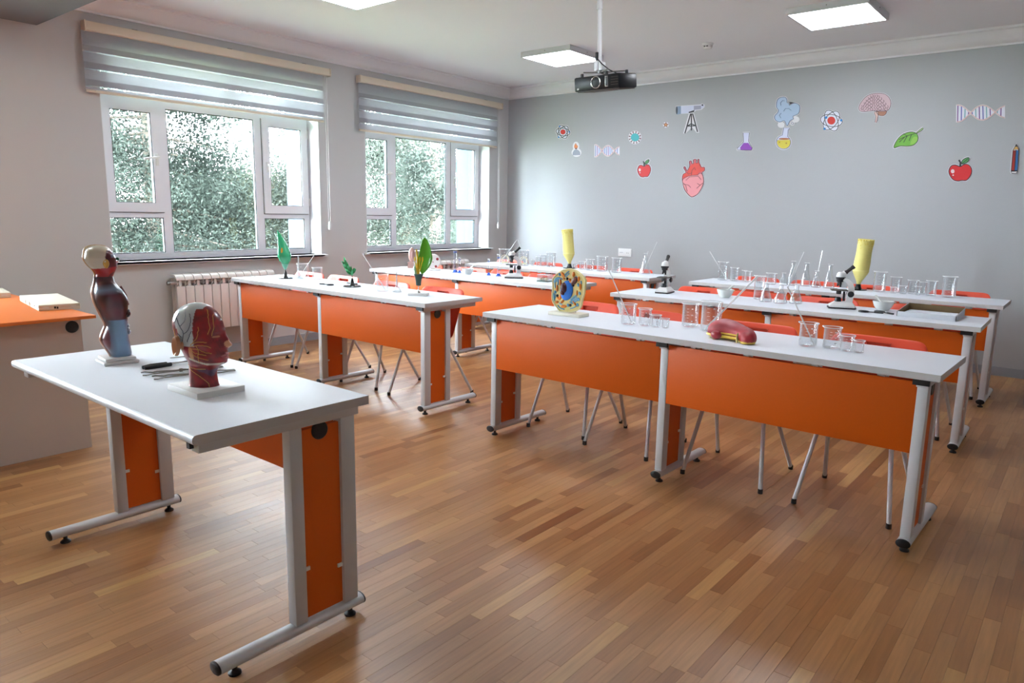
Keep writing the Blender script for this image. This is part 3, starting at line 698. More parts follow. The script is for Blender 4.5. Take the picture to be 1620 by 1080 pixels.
for k in range(5):
    v, f = frond((.003, 0, .10), (.25+.1*k*.5, (rr.random()-.5)*.6, 1-.1*k), .05, .008)
    o = MB().add(v, f).build('leaf', M_fern, t, ang=70); md = o.modifiers.new('s', 'SOLIDIFY'); md.thickness = .002
magnifier(1.70, 3.64, math.radians(175), .026, .08, 'black magnifying glass lying behind the fern model stand')
beaker(2.2238, 3.485, .044, .125, 'glass beaker with a left-leaning rod, beside the larger green leaf model')
rod((2.252, 3.49, TZ+.008), (2.035, 3.46, 1.025), 'glass rod leaning left out of the beaker on the front left table')
funnel(2.3227, 3.535, .036, .150, 'upside down glass funnel between the beaker and the big green leaf model')
t = thing('flower_section_model', 'large bright green leaf and yellow pistil flower model on a white base', 'plant model', (2.5877, 3.505, TZ), math.radians(35))
MB().box(-.068, .068, -.045, .045, 0, .018, ch=.002).build('base', M_white, t)
MB().lathe([(.012, .018), (.011, .03), (.005, .034), (.0035, .04), (.0035, .075)], n=14, cap1=True).build('post', M_chrome, t)
MB().lathe([(0, .068), (.016, .069), (.019, .075), (.021, .105), (.028, .135), (.034, .15), (.031, .152), (.02, .142), (0, .14)], n=18).build('calyx', mat('deep_green', '#0c3d33', .4), t)
M_lg = mat('leaf_green', '#4f9a22', .32, noise_amt=.25, nscale=14, stretch=(1, 1, .25), coat=.3)
v, f = leafblade(.145, .41, .062, .02, .55, .45, a0=-.85, a1=1.5, tip=3); v = [(x+.022+.014*math.sin(PI*(z-.145)/.265), y+.012, z) for x, y, z in v]
o = MB().add(v, f).build('petal', M_lg, t, ang=80); md = o.modifiers.new('s', 'SOLIDIFY'); md.thickness = .005
M_yl = mat('flower_yellow', '#c7a50a', .4)
MB().tube([(.0, -.012, .14), (-.001, -.014, .2), (-.004, -.016, .27), (-.012, -.016, .325)], [.010, .009, .007, .006], 10).build('pistil', M_yl, t)
for k in range(4):
    x0 = -.012+.012*k; MB().tube([(x0*.4, -.022, .16), (x0, -.03, .21), (x0*1.5, -.03, .25)], [.003, .003, .003], 6).ball((x0*1.5, -.031, .258), (.006, .004, .018), 8).build('stamen', M_yl, t)
MB().tube([(-.018, -.012, .145), (-.022, -.012, .2), (-.012, -.014, .23)], [.008, .009, .002], 8).build('sepal', mat('pale_sepal', '#9cc89a', .4), t)

# items of table A2
t = thing('ear_section_model', 'pinkish brown kidney-shaped section model on a pale base', 'anatomy model', (.86, 5.04, TZ), math.radians(40))
MB().box(-.07, .07, -.045, .045, 0, .016, ch=.002).build('base', M_white, t)
M_kid = mat('dusty_pink', '#a8827a', .4, noise_amt=.15, nscale=30)
MB().prism([(-.035, 0), (.02, 0), (.028, .05), (.01, .075), (-.03, .06)], -.012, .012, M=Matrix.Translation((-.01, 0, .016)) @ Matrix.Rotation(PI/2, 4, 'X')).build('support', M_kid, t)
MB().ball((0, 0, .15), (.036, .018, .075), 20).build('lobe', M_kid, t); MB().ball((.012, -.018, .15), (.016, .008, .04), 14).build('hollow', mat('pink_dark', '#8a6560', .4), t)
t = thing('round_section_model', 'white round disc model with dark red spots standing behind the big green leaf', 'anatomy model', (1.045, 5.16, TZ), math.radians(40))
MB().box(-.075, .075, -.045, .045, 0, .014, ch=.002).build('base', M_white, t)
MB().lathe([(0, -.02), (.068, -.02), (.076, -.012), (.076, .012), (.068, .02), (0, .02)], M=Matrix.Translation((0, 0, .090)) @ Matrix.Rotation(PI/2, 4, 'X'), n=32).build('disc', mat('pale_pink_white', '#ddd6d2', .4), t)
for (a, b, r) in ((.045, .115, .014), (.03, .04, .013), (-.03, .12, .009), (-.04, .06, .010), (0, .085, .006)):
    MB().lathe([(0, 0), (r, 0), (r*.9, .005), (0, .007)], M=Matrix.Translation((a, -.02, b)) @ Matrix.Rotation(PI/2, 4, 'X'), n=16).build('red_spot', mat('spot_red', '#7a1b22', .4), t)
measuring_cylinder(1.3754, 5.14, .0155, .235, 'tallest measuring cylinder with blue foot, left pair on the middle left table')
measuring_cylinder(1.445, 5.13, .009, .15, 'thin short measuring cylinder with blue foot beside the tallest one')
measuring_cylinder(1.8084, 5.15, .010, .155, 'shorter measuring cylinder with blue foot left of the microscope')
measuring_cylinder(1.9301, 5.15, .013, .205, 'measuring cylinder with blue foot right beside the microscope on the left table')
mortar(1.6106, 5.07, .057, .055, 'white mortar between the blue-footed cylinders on the middle left table', 'pestle in the mortar on the middle left table', .7)
t = thing('specimen_box', 'small clear plastic box with pale specimens on a green base', 'box', (2.5376, 5.07, TZ), .1)
MB().box(-.055, .055, -.05, .05, 0, .008, ch=.001).build('base', mat('green_base', '#1f4a35', .5), t)
m = MB()
for b_ in ((-.053, .053, -.049, -.047), (-.053, .053, .047, .049), (-.053, -.051, -.047, .047), (.051, .053, -.047, .047)): m.box(*b_, .008, .058)
m.box(-.053, .053, -.049, .049, .058, .060); m.build('cover', M_glass, t, smooth=False)
m = MB()
for z in (.059,): m.tube([(-.053, -.049, z), (.053, -.049, z), (.053, .049, z), (-.053, .049, z), (-.053, -.049, z)], .0014, 6)
m.build('cover_edge', M_rim, t)
for k in range(5): MB().ball((-.035+.018*k, rr.uniform(-.02, .02), .02), (.011, .012, .012), 10).build('specimen', mat('specimen_cream', '#d9cfa8', .6), t)

# microscopes
def microscope(x, y, ang, label):
    # local +x points to the eyepiece side
    t = thing('microscope', label, 'microscope', (x, y, TZ), ang, 'student microscopes')
    Mr = Matrix.Rotation(PI/2, 4, 'X')
    MB().prism([(-.085, -.048), (-.05, -.058), (.075, -.058), (.085, -.04), (.085, .04), (.075, .058), (-.05, .058), (-.085, .048)], 0, .010).build('base_plate', M_blk, t)
    b = MB(); lo = [(-.078, -.045), (-.045, -.052), (.07, -.052), (.078, -.038), (.078, .038), (.07, .052), (-.045, .052), (-.078, .045)]; hi = [(-.045, -.028), (-.03, -.032), (.055, -.032), (.06, -.026), (.06, .026), (.055, .032), (-.03, .032), (-.045, .028)]
    n = 8; b.add([(p[0], p[1], .010) for p in lo]+[(p[0], p[1], .022) for p in lo]+[(p[0], p[1], .045) for p in hi], [tuple(range(7, -1, -1)), tuple(range(16, 24))]+[(k, (k+1) % 8, (k+1) % 8+8, k+8) for k in range(8)]+[(k+8, (k+1) % 8+8, (k+1) % 8+16, k+16) for k in range(8)])
    b.build('base', M_white, t)
    # curved arm: outer and inner arc
    outer = [(.06, .04), (.066, .09), (.066, .14), (.052, .175), (.028, .195), (-.005, .205)]; inner = [(-.008, .183), (.012, .172), (.026, .15), (.030, .12), (.026, .09), (.02, .04)]
    MB().prism([(p, q) for p, q in outer+inner], -.021, .021, M=Mr).build('arm', M_white, t, ang=50)
    MB().lathe([(.027, .0), (.030, .006), (.030, .014), (.022, .02)], M=Matrix.Translation((-.022, 0, .192)), n=24, cap0=True, cap1=True).build('nosepiece_collar', M_blk, t)
    h = MB().lathe([(.026, .204), (.029, .210), (.024, .232), (.016, .24)], -.022, 0, 0, 24, cap0=True, cap1=True); h.build('head', M_white, t)
    e = math.radians(42); d = Vector((math.cos(e), 0, math.sin(e))); a = Vector((-.012, 0, .222))
    MB().tube([a, a+d*.022], [.019, .017], 16).build('tube_collar', M_white, t)
    MB().tube([a+d*.022, a+d*.030, a+d*.034, a+d*.070, a+d*.074, a+d*.088], [.014, .014, .0115, .0115, .0135, .0135], 16).build('eyepiece', M_blk, t)
    MB().lathe([(.020, .175), (.024, .188), (.020, .196)], -.024, 0, 0, 20, cap0=True, cap1=True).build('turret', M_blk, t)
    for k, (ax, L) in enumerate(((-.55, .038), (.15, .042), (.7, .03))):
        d2 = Vector((math.sin(ax)*.7, (.35, -.2, .1)[k], -1)).normalized(); p = Vector((-.024, 0, .182)); MB().tube([p, p+d2*L*.6, p+d2*L*.62, p+d2*L], [.010, .010, .007, .006], 12).build('objective', M_blk if k != 2 else M_chrome, t)
    MB().box(-.075, .026, -.045, .045, .118, .124, ch=.001).build('stage', M_dark, t)
    MB().box(-.06, -.03, -.04, -.03, .1242, .127).box(-.06, -.03, .03, .04, .1242, .127).build('stage_clip', M_chrome, t, smooth=False)
    MB().lathe([(.014, .094), (.016, .098), (.016, .117)], -.025, 0, 0, 16, cap0=True).build('condenser', M_blk, t)
    MB().lathe([(.020, .045), (.022, .052), (.018, .068), (.010, .074)], -.026, 0, 0, 18, cap1=True).build('lamp', M_blk, t)
    MB().box(.002, .014, -.01, .01, .05, .112).build('rack', M_blk, t)
    for s_ in (-1, 1): MB().lathe([(.009, .018), (.009, .026), (.019, .027), (.020, .036), (.016, .040), (0, .040)], M=Matrix.Translation((.045, 0, .098)) @ Matrix.Rotation(PI/2*(-s_), 4, 'X'), n=20).build('focus_knob', M_blk, t)
    return t
microscope(2.1419, 5.12, math.radians(40), 'white microscope on the middle left lab table beside the blue-footed cylinders')
microscope(3.716, 5.04, math.radians(100), 'white microscope seen from the front at the left end of the middle right table')
microscope(5.0027, 5.08, math.radians(22), 'white microscope in front of the yellow bottle-shaped model on the middle right table')

# items of table A3
def tubing(t, c, R, z):
    m = MB(); pts = []
    for k in range(25):
        a = 2*PI*k/25*1.0; pts.append((c[0]+R*math.cos(a), c[1], z+R+R*math.sin(a)))
    m.ring((c[0], c[1], z+R), R, .0035, 'y', 28, 6); m.ring((c[0]+.006, c[1]+.012, z+R*.8), R*.8, .0035, 'y', 28, 6); m.tube([(c[0]-.03, c[1]-.01, z-.005), (c[0], c[1]-.015, z+.01), (c[0]+.035, c[1]-.005, z)], .008, 8)
    return m
M_tubing = mat('cream_rubber_tube', '#e6ddae', .5)
beaker(.925, 6.44, .066, .175, 'large glass beaker with cream tubing, left of the pair at the rear left table')
t = thing('rubber_tubing', 'coil of cream rubber tubing in the left large beaker', 'tubing', (.925, 6.44, TZ+.016), .6, 'coils of cream tubing'); tubing(t, (0, 0), .046, .0).build('coil', M_tubing, t)
rod((.90, 6.40, TZ+.02), (1.065, 6.48, 1.04), 'glass rod leaning right out of the left large tubing beaker')
beaker(1.19, 6.46, .060, .175, 'large glass beaker with cream tubing, right of the pair at the rear left table')
t = thing('rubber_tubing', 'coil of cream rubber tubing in the right large beaker', 'tubing', (1.19, 6.46, TZ+.016), .6, 'coils of cream tubing'); tubing(t, (0, 0), .042, .0).build('coil', M_tubing, t)
rod((1.225, 6.47, TZ+.02), (1.10, 6.46, 1.045), 'glass rod leaning left out of the right large tubing beaker')
BK = [(1.275, 6.53, .021, .065, 'smallest glass beaker beside the tubing beakers'), (1.31, 6.59, .032, .10, 'second glass beaker in the row left of the yellow model'),
      (1.365, 6.60, .036, .125, 'third glass beaker in the row left of the yellow model'), (1.50, 6.57, .052, .16, 'largest glass beaker left of the left yellow model'),
      (1.84, 6.56, .026, .055, 'low glass beaker right of the left yellow model'), (1.96, 6.52, .036, .085, 'small glass beaker, second right of the left yellow model'),
      (2.07, 6.50, .045, .115, 'medium glass beaker right of the left yellow model, under the socket'), (2.235, 6.48, .058, .155, 'largest glass beaker below the wall socket'), (2.43, 6.45, .050, .15, 'tall glass beaker right of the largest one below the wall socket')]
for x, y, r, h, lab in BK: beaker(x, y, r, h, lab)
def yellow_model(x, y, tilt, label, H_=.43):
    t = thing('yellow_bulb_model', label, 'model', (x, y, TZ), 0, 'tall yellow bottle-shaped models')
    MB().lathe([(0, 0), (.07, 0), (.07, .006), (.03, .010), (.022, .03), (.018, .05), (0, .05)], n=28).build('stand', M_stand, t)
    R = Matrix.Translation((0, 0, .05)) @ Matrix.Rotation(tilt, 4, 'Y')
    pr = [(0, 0), (.014, 0), (.022, .025), (.046, .07), (.061, .10), (.0635, .112), (.063, .118), (.062, .125)]+[(.062-.002*k/8+.0015*math.sin(k), .125+.235*k/8) for k in range(9)]+[(.058, .375), (.053, .376), (.05, .34), (0, .335)]
    MB().lathe(pr, n=36, M=R).build('bulb', M_yel, t, ang=70)
    m = MB(); r2 = random.Random(5)
    for k in range(110):
        a = r2.uniform(0, 2*PI); z = .372-abs(r2.gauss(0, .028)); z = max(z, .30); m.ball(tuple(R @ Vector((.061*math.cos(a), .061*math.sin(a), z))), (.0035, .0035, .006), 6)
    o = m.build('bead_fringe', mat('yellow_beads', '#cdbb4a', .5) if 'M_bd' not in globals() else M_bd, t); o['kind'] = 'stuff'
    MB().ring(tuple(R @ Vector((0, 0, .115))), .063, .0015, n=32, m=6).build('seam', mat('seam_pale', '#e8dfa0', .5), t)
yellow_model(1.775, 6.54, math.radians(-7), 'tall yellow bottle-shaped model on black stand, behind the cell model')
yellow_model(4.745, 6.53, math.radians(4), 'tall yellow bottle-shaped model on black stand, on the rear right table')
erlenmeyer(2.70, 6.56, .058, .21, 'conical flask with two glass rods at the right end of the rear left table', .016)
rod((2.69, 6.54, TZ+.012), (2.83, 6.54, 1.085), 'longer glass rod in the conical flask on the rear left table')
rod((2.665, 6.555, TZ+.012), (2.725, 6.56, .985), 'shorter glass rod in the conical flask on the rear left table')

# items of table B1
t = thing('cell_model', 'yellow plant cell model plate with blue nucleus and orange parts on white base', 'cell model', (3.925, 3.445, TZ), math.radians(2))
MB().box(-.11, .11, -.055, .055, 0, .020, ch=.004).build('base', M_offw, t)
# plate outline traced in a 756x1080 grid (70 x 100 pixel crop)
ol = [(425,128),(520,160),(600,225),(655,290),(668,345),(660,450),(655,560),(625,690),(610,790),(575,860),(500,900),(420,925),(340,925),(265,925),(215,865),(150,790),(120,690),(125,560),(128,430),(125,360),(150,300),(210,225),(300,160)]
CX = lambda u: (u-395)/548*.224
CZ = lambda v: .022+(925-v)/797*.252
MP = Matrix(((1, 0, 0, 0), (0, 0, -1, 0), (0, 1, 0, 0), (0, 0, 0, 1)))   # (x, z, depth) -> (x, -depth, z)
def smooth_poly(P, n=4):
    o = []; k = len(P)
    for i in range(k):
        p0, p1, p2, p3 = P[i-1], P[i], P[(i+1) % k], P[(i+2) % k]
        for j in range(n):
            s_ = j/n; o.append(tuple(.5*((2*p1[a])+(-p0[a]+p2[a])*s_+(2*p0[a]-5*p1[a]+4*p2[a]-p3[a])*s_**2+(-p0[a]+3*p1[a]-3*p2[a]+p3[a])*s_**3) for a in (0, 1)))
    return o
poly = smooth_poly([(CX(u), CZ(v)) for u, v in ol], 3)
M_cy = mat('cell_yellow', '#d6c078', .5, noise_amt=.06, nscale=40); M_co = mat('cell_orange', '#d2730f', .35); M_cb = mat('cell_blue', '#6aa5c4', .4); M_nb = mat('nucleus_blue', '#2f74cf', .35, noise_amt=.1, nscale=80); M_nm = mat('nucleolus_maroon', '#43101c', .4); M_dk = mat('cell_dark_ball', '#22110e', .3)
MB().prism(poly, -.010, .010, M=MP).build('plate', M_cy, t)
m = MB(); pp = [Vector((a, -.011, b)) for a, b in poly]; m.tube(pp, .004, 6, closed=True); m.build('plate_edge', mat('cell_wall', '#dccf9a', .5), t)
def blob(u, v, a, b, rot, M_, name, dep=.006, n=14):
    r_ = math.radians(rot); s_ = .224/548
    R = Matrix.Translation((CX(u), -.011, CZ(v))) @ Matrix.Rotation(-r_, 4, 'Y')
    MB().ball((0, -.004 if dep > .025 else 0, 0), (a*s_, dep, b*s_), n, M=R).build(name, M_, t)
blob(370, 530, 105, 146, -10, M_nb, 'nucleus', .020, 24)
for q in ((345, 485, 62, 84, 10), (328, 565, 44, 46, 0)): blob(q[0], q[1], q[2], q[3], q[4], M_nm, 'nucleolus', .030, 18)
blob(495, 340, 42, 75, -38, mat('vacuole_brown', '#5b2417', .35), 'vacuole', .012)
for q in ((478,225,24,38,0),(300,245,24,42,40),(565,300,18,38,-5),(258,385,20,62,10),(425,375,22,42,-50),(598,440,18,48,0),(205,505,17,50,0),(272,640,22,70,-20),(305,740,18,42,-45),(328,830,50,22,5),(210,765,30,20,30),(228,690,28,20,-20),(545,560,14,40,0),(510,755,16,58,42),(418,325,18,18,0),(285,465,12,12,0),(320,315,14,14,0)): blob(*q, M_co, 'mitochondrion', .007)
for q in ((372,312),(475,425),(212,642),(438,797)): blob(q[0], q[1], 21, 21, 0, M_dk, 'droplet', .008, 12)
for q in ((175,580),(590,560),(560,410),(575,670),(560,775),(400,800),(240,245)): blob(q[0], q[1], 20, 26, 20, M_cb, 'vesicle', .006, 10)
def squig(P): 
    MB().tube([(CX(u), -.0125, CZ(v)) for u, v in smooth_open(P)], .0035, 6).build('membrane_fold', M_cb, t)
def smooth_open(P, n=4):
    Q = [P[0]]+P+[P[-1]]; o = []
    for i in range(1, len(Q)-2):
        p0, p1, p2, p3 = Q[i-1:i+3]
        for j in range(n):
            s_ = j/n; o.append(tuple(.5*((2*p1[a])+(-p0[a]+p2[a])*s_+(2*p0[a]-5*p1[a]+4*p2[a]-p3[a])*s_**2+(-p0[a]+3*p1[a]-3*p2[a]+p3[a])*s_**3) for a in range(len(p1))))
    o.append(P[-1]); return o
for k in range(4): squig([(150+28*k, 400-5*k), (165+25*k, 345), (195+22*k, 310+4*k), (240+18*k, 300+10*k)])
squig([(178,330),(165,420),(178,500)]); squig([(205,330),(225,400),(210,440)])
for k in range(4): squig([(440+8*k, 690+22*k), (490+10*k, 640+26*k), (540+8*k, 600+30*k)])
squig([(330,250),(370,200),(400,175)]); squig([(345,280),(380,240),(405,215)]); squig([(150,600),(155,680),(168,745)]); squig([(175,620),(178,700)]); squig([(225,820),(270,870),(340,885)]); squig([(250,780),(300,800)]); squig([(440,860),(500,830),(545,790)]); squig([(605,330),(615,390)]); squig([(520,250),(545,290)]); squig([(430,730),(470,760),(520,745)])
MB().tube([(.05, -.0, .018), (.05, -.0, .04)], .003, 8).build('pin', M_chrome, t)
LB1 = [(4.354, 3.40, .041, .112, 'leftmost beaker right of the cell model, holding a rod'), (4.445, 3.42, .034, .092, 'second beaker from the cell model on the front right table'),
       (4.515, 3.415, .025, .066, 'third beaker from the cell model, smaller than the second'), (4.567, 3.42, .019, .052, 'smallest beaker beside the cell model row'),
       (4.635, 3.57, .044, .125, 'marked beaker behind the small row, left of the big rod beaker'), (4.78, 3.51, .052, .153, 'largest beaker beside the red stomach model, holding a thick rod')]
for x, y, r, h, lab in LB1: beaker(x, y, r, h, lab)
rod((4.372, 3.405, TZ+.008), (4.225, 3.38, 1.055), 'glass rod leaning left, in the beaker next to the cell model')
rod((4.755, 3.50, TZ+.01), (4.985, 3.56, 1.055), 'thick glass rod with red tip leaning right beside the stomach model', .0048)
for x, y, r, h, lab in ((5.297, 3.425, .040, .108, 'tallest beaker of the right-hand four, holding a rod'), (5.395, 3.455, .038, .096, 'second beaker of the right-hand four on the front table'), (5.472, 3.415, .029, .072, 'third beaker of the right-hand four on the front table'), (5.523, 3.41, .021, .056, 'smallest beaker of the right-hand four near the chair')): beaker(x, y, r, h, lab)
rod((5.325, 3.43, TZ+.008), (5.195, 3.39, 1.03), 'glass rod leaning left, right of the stomach model')
# stomach model
t = thing('stomach_model', 'red stomach model with a yellow cut rim lying on the front right table', 'anatomy model', (4.985, 3.315, TZ), math.radians(-6)); t.scale = (1.2, 1.2, 1.15)
mbd = bpy.data.metaballs.new('stomach_meta'); mbd.resolution = .0055; mbd.render_resolution = .0055; mbd.threshold = .35
for (x_, y_, z_, R_) in ((-.088, .012, .030, .050), (-.066, .018, .040, .062), (-.036, .020, .040, .062), (-.004, .016, .036, .058), (.026, .008, .032, .052), (.052, -.002, .028, .050), (.070, -.016, .022, .048), (.078, -.034, .018, .042)):
    e_ = mbd.elements.new(); e_.co = (x_, y_, z_); e_.radius = R_
mbo = bpy.data.objects.new('stomach_meta', mbd); COL.objects.link(mbo); dg = bpy.context.evaluated_depsgraph_get(); dg.update()
mme = bpy.data.meshes.new_from_object(mbo.evaluated_get(dg), depsgraph=dg)
vs = [tuple(q.co) for q in mme.vertices]; fs = [tuple(p.vertices) for p in mme.polygons]; bpy.data.objects.remove(mbo); bpy.data.meshes.remove(mme)
zmx = max(q[2] for q in vs); RED, DRED, PINK, YEL = S('#ac2833')[:3], S('#7d1822')[:3], S('#b98a92')[:3], S('#d8b84a')[:3]
v2 = []; cols = []
for (x_, y_, z_) in vs:
    n_ = noise.noise(Vector((x_*14+y_*30, y_*70, z_*40))); n3 = noise.noise(Vector((x_*30, y_*30, z_*30)))
    z2 = max(0.002, z_*(.084/zmx))*(1+.03*n_)
    c = tuple(RED[k]+(DRED[k]-RED[k])*max(0, min(1, .4+.6*n_)) for k in range(3))
    if z2 > .05: u_ = max(0, min(1, (z2-.05)*22*max(0, .35+n3))); c = tuple(c[k]+(PINK[k]-c[k])*u_ for k in range(3))
    if z2 < .010: c = YEL
    v2.append((x_, y_, z2)); cols.append((*c, 1))
MB().add(v2, fs).build('stomach_wall', mat('stomach_paint', '#ffffff', .5, attr='Col', bump=.2, nscale=60), t, cols=cols, ang=80)
rimp = [Vector((x_, y_, .016)) for x_, y_ in smooth_open([(-.115, -.005), (-.09, -.026), (-.06, -.034), (-.02, -.028), (.02, -.034), (.036, -.038)], 5)]
MB().tube(rimp, .0055, 8).build('cut_rim', mat('rim_yellow', '#d2b03c', .4), t)
MB().tube([p+Vector((0, .004, .012)) for p in rimp[10:]], .004, 8).build('cut_rim', mat('rim_yellow_2', '#c9a437', .4), t)
MB().ball((-.058, -.036, .020), (.024, .014, .018), 16).build('pylorus', mat('stomach_dark_red', '#8f1f2c', .35), t)
MB().tube([(.040, -.048, .003), (.038, -.050, .02), (.040, -.044, .042)], .003, 8).build('cut_rim', mat('rim_cream', '#e0cf8a', .4), t)

# items of table B2
mortar(4.185, 5.09, .062, .060, 'white mortar on the middle right table, behind the thick glass rod', 'pestle in the mortar behind the thick glass rod', .9)
beaker(4.41, 5.165, .037, .17, 'tall narrow beaker behind the first conical flask on the middle right table', marks=False)
erlenmeyer(4.5032, 5.05, .044, .135, 'left conical flask of three on the middle right table', .014)
erlenmeyer(4.6092, 5.04, .047, .135, 'middle conical flask of three on the middle right table', .014)
erlenmeyer(4.695, 5.10, .045, .14, 'right conical flask of three on the middle right table', .015)
rod((4.63, 5.045, TZ+.012), (4.675, 5.10, 1.03), 'glass rod standing in the middle conical flask of the middle right table')
mortar(5.235, 5.17, .066, .062, 'white mortar between the right microscope and the cardboard box', 'pestle in the mortar beside the cardboard box', 2.7)
magnifier(5.165, 4.975, math.radians(2), .031, .085, 'black magnifying glass nearest the right microscope base')
magnifier(5.245, 5.06-.02, math.radians(-35), .031, .085, 'black magnifying glass in front of the mortar beside the box')
t = thing('cardboard_box', 'open flat white cardboard box with brown inside on the middle right table', 'box', (5.53, 5.10, TZ), 0)
x0, x1, y0, y1 = -.163, .155, -.172, .165
MB().box(x0, x1, y0, y1, 0, .003).build('bottom', M_cardw, t, smooth=False)
def wallq(name, a, b, h0, h1, th, nrm):
    a, b = Vector(a), Vector(b); n_ = Vector(nrm)*th
    for off, M_ in ((0, M_cardw), (1, M_card)):
        o = n_*(off*.5); e = n_*(off*.5+.5)
        MB().add([a+o, b+o, b+o+Vector((0, 0, h1)), a+o+Vector((0, 0, h0)), a+e, b+e, b+e+Vector((0, 0, h1)), a+e+Vector((0, 0, h0))], [(0, 1, 2, 3), (7, 6, 5, 4), (0, 4, 5, 1), (1, 5, 6, 2), (2, 6, 7, 3), (3, 7, 4, 0)]).build(name if not off else 'wall_lining', M_, t, smooth=False)
wallq('box_wall', (x0, y0, .003), (x1, y0, .003), .028, .028, .004, (0, 1, 0)); wallq('box_wall', (x0, y1, .003), (x1, y1, .003), .052, .048, .004, (0, -1, 0))
wallq('box_wall', (x0, y0, .003), (x0, y1, .003), .028, .052, .004, (1, 0, 0)); wallq('box_wall', (x1, y0, .003), (x1, y1, .003), .028, .048, .004, (-1, 0, 0))
MB().box(x0-.0006, x0+.002, y0-.001, y0+.002, .002, .030).box(x1-.002, x1+.0006, y0-.001, y0+.002, .002, .030).build('corner_slot', M_blk, t, smooth=False)
MB().box(-.15, .14, -.16, .15, .0031, .014).build('paper_liner', M_paper, t, smooth=False)

# items of table B3
for x, y, r, h, lab in ((3.56, 6.50, .045, .170, 'leftmost tall beaker on the rear right table, holding a rod'), (3.67, 6.51, .036, .122, 'second beaker from the left on the rear right table'), (3.75, 6.55, .020, .10, 'thin beaker, third from the left on the rear right table'),
                        (3.80, 6.51, .031, .098, 'fourth beaker from the left on the rear right table'), (3.91, 6.50, .028, .06, 'low fifth beaker from the left on the rear right table'), (4.05, 6.42, .042, .10, 'wide beaker left of the conical flasks at the back')): beaker(x, y, r, h, lab)
rod((3.60, 6.50, TZ+.01), (3.43, 6.47, 1.02), 'glass rod leaning left from the leftmost beaker on the rear right table')
for x, y, R, h, lab in ((4.15, 6.44, .038, .11, 'small conical flask, leftmost on the rear right table'), (4.205, 6.50, .046, .215, 'tall conical flask behind the middle flasks on the rear right table'), (4.315, 6.52, .046, .205, 'tall conical flask, third on the rear right table'),
                        (4.42, 6.47, .042, .145, 'short conical flask with a tall upright rod at the back'), (4.52, 6.49, .046, .205, 'tall conical flask next to the right microscope head at the back')): erlenmeyer(x, y, R, h, lab)
rod((4.19, 6.49, TZ+.012), (4.29, 6.48, 1.055), 'glass rod leaning right in the tall rear conical flask')
rod((4.415, 6.47, TZ+.012), (4.447, 6.47, 1.075), 'nearly upright glass rod in the short rear conical flask')
for x, y, r, h, lab in ((4.915, 6.50, .047, .165, 'tall beaker right of the yellow model on the rear right table'), (5.03, 6.53, .038, .128, 'beaker second right of the yellow model'), (5.035, 6.44, .021, .05, 'tiny beaker in front of the second beaker at the back right'), (5.10, 6.47, .026, .065, 'small beaker, fourth right of the yellow model'),
                        (5.155, 6.54, .037, .11, 'beaker in the middle of the right rear row'), (5.205, 6.47, .021, .068, 'small beaker in the middle of the right rear row'), (5.225, 6.55, .022, .10, 'narrow beaker touching the middle of the right rear row'), (5.295, 6.49, .036, .118, 'second beaker from the right on the rear right table'), (5.42, 6.46, .048, .162, 'rightmost tall beaker on the rear right table')): beaker(x, y, r, h, lab)

# ------------------------------------------------------------------ anatomical models on the demonstration table
def loft(secs, nz, ns, disp=None, expo=2.3):
    # secs: z, front, back, half width ; facing +y
    zs = [s_[0] for s_ in secs]; vs = []; fs = []
    def interp(z, c):
        k = max(0, min(len(zs)-2, sum(1 for q in zs if q <= z)-1)); p1, p2 = secs[k], secs[k+1]; p0 = secs[max(0, k-1)]; p3 = secs[min(len(secs)-1, k+2)]
        s_ = (z-p1[0])/max(1e-9, p2[0]-p1[0]); m1 = (p2[c]-p0[c])/max(1e-9, p2[0]-p0[0])*(p2[0]-p1[0]); m2 = (p3[c]-p1[c])/max(1e-9, p3[0]-p1[0])*(p2[0]-p1[0])
        return (2*s_**3-3*s_**2+1)*p1[c]+(s_**3-2*s_**2+s_)*m1+(-2*s_**3+3*s_**2)*p2[c]+(s_**3-s_**2)*m2
    for j in range(nz+1):
        u = j/nz; z = zs[0]+(zs[-1]-zs[0])*u
        F, B, Wd = interp(z, 1), interp(z, 2), max(.0005, interp(z, 3)); cy = (F+B)/2; hy = max(.0005, (F-B)/2)
        for i in range(ns):
            a = 2*PI*i/ns; ca, sa = math.cos(a), math.sin(a); e = 2/expo
            x = Wd*math.copysign(abs(ca)**e, ca); y = cy+hy*math.copysign(abs(sa)**e, sa); p = Vector((x, y, z))
            if disp: p = disp(p)
            vs.append(p)
    for j in range(nz):
        for i in range(ns): fs.append((j*ns+i, j*ns+(i+1) % ns, (j+1)*ns+(i+1) % ns, (j+1)*ns+i))
    fs.append(tuple(range(ns-1, -1, -1))); fs.append(tuple(nz*ns+i for i in range(ns))); return vs, fs
def gauss(p, c, s_, amp): return amp*math.exp(-sum(((p[i]-c[i])/s_[i])**2 for i in range(3)))
def mixc(a, b, u): u = max(0., min(1., u)); return tuple(a[i]+(b[i]-a[i])*u for i in range(3))
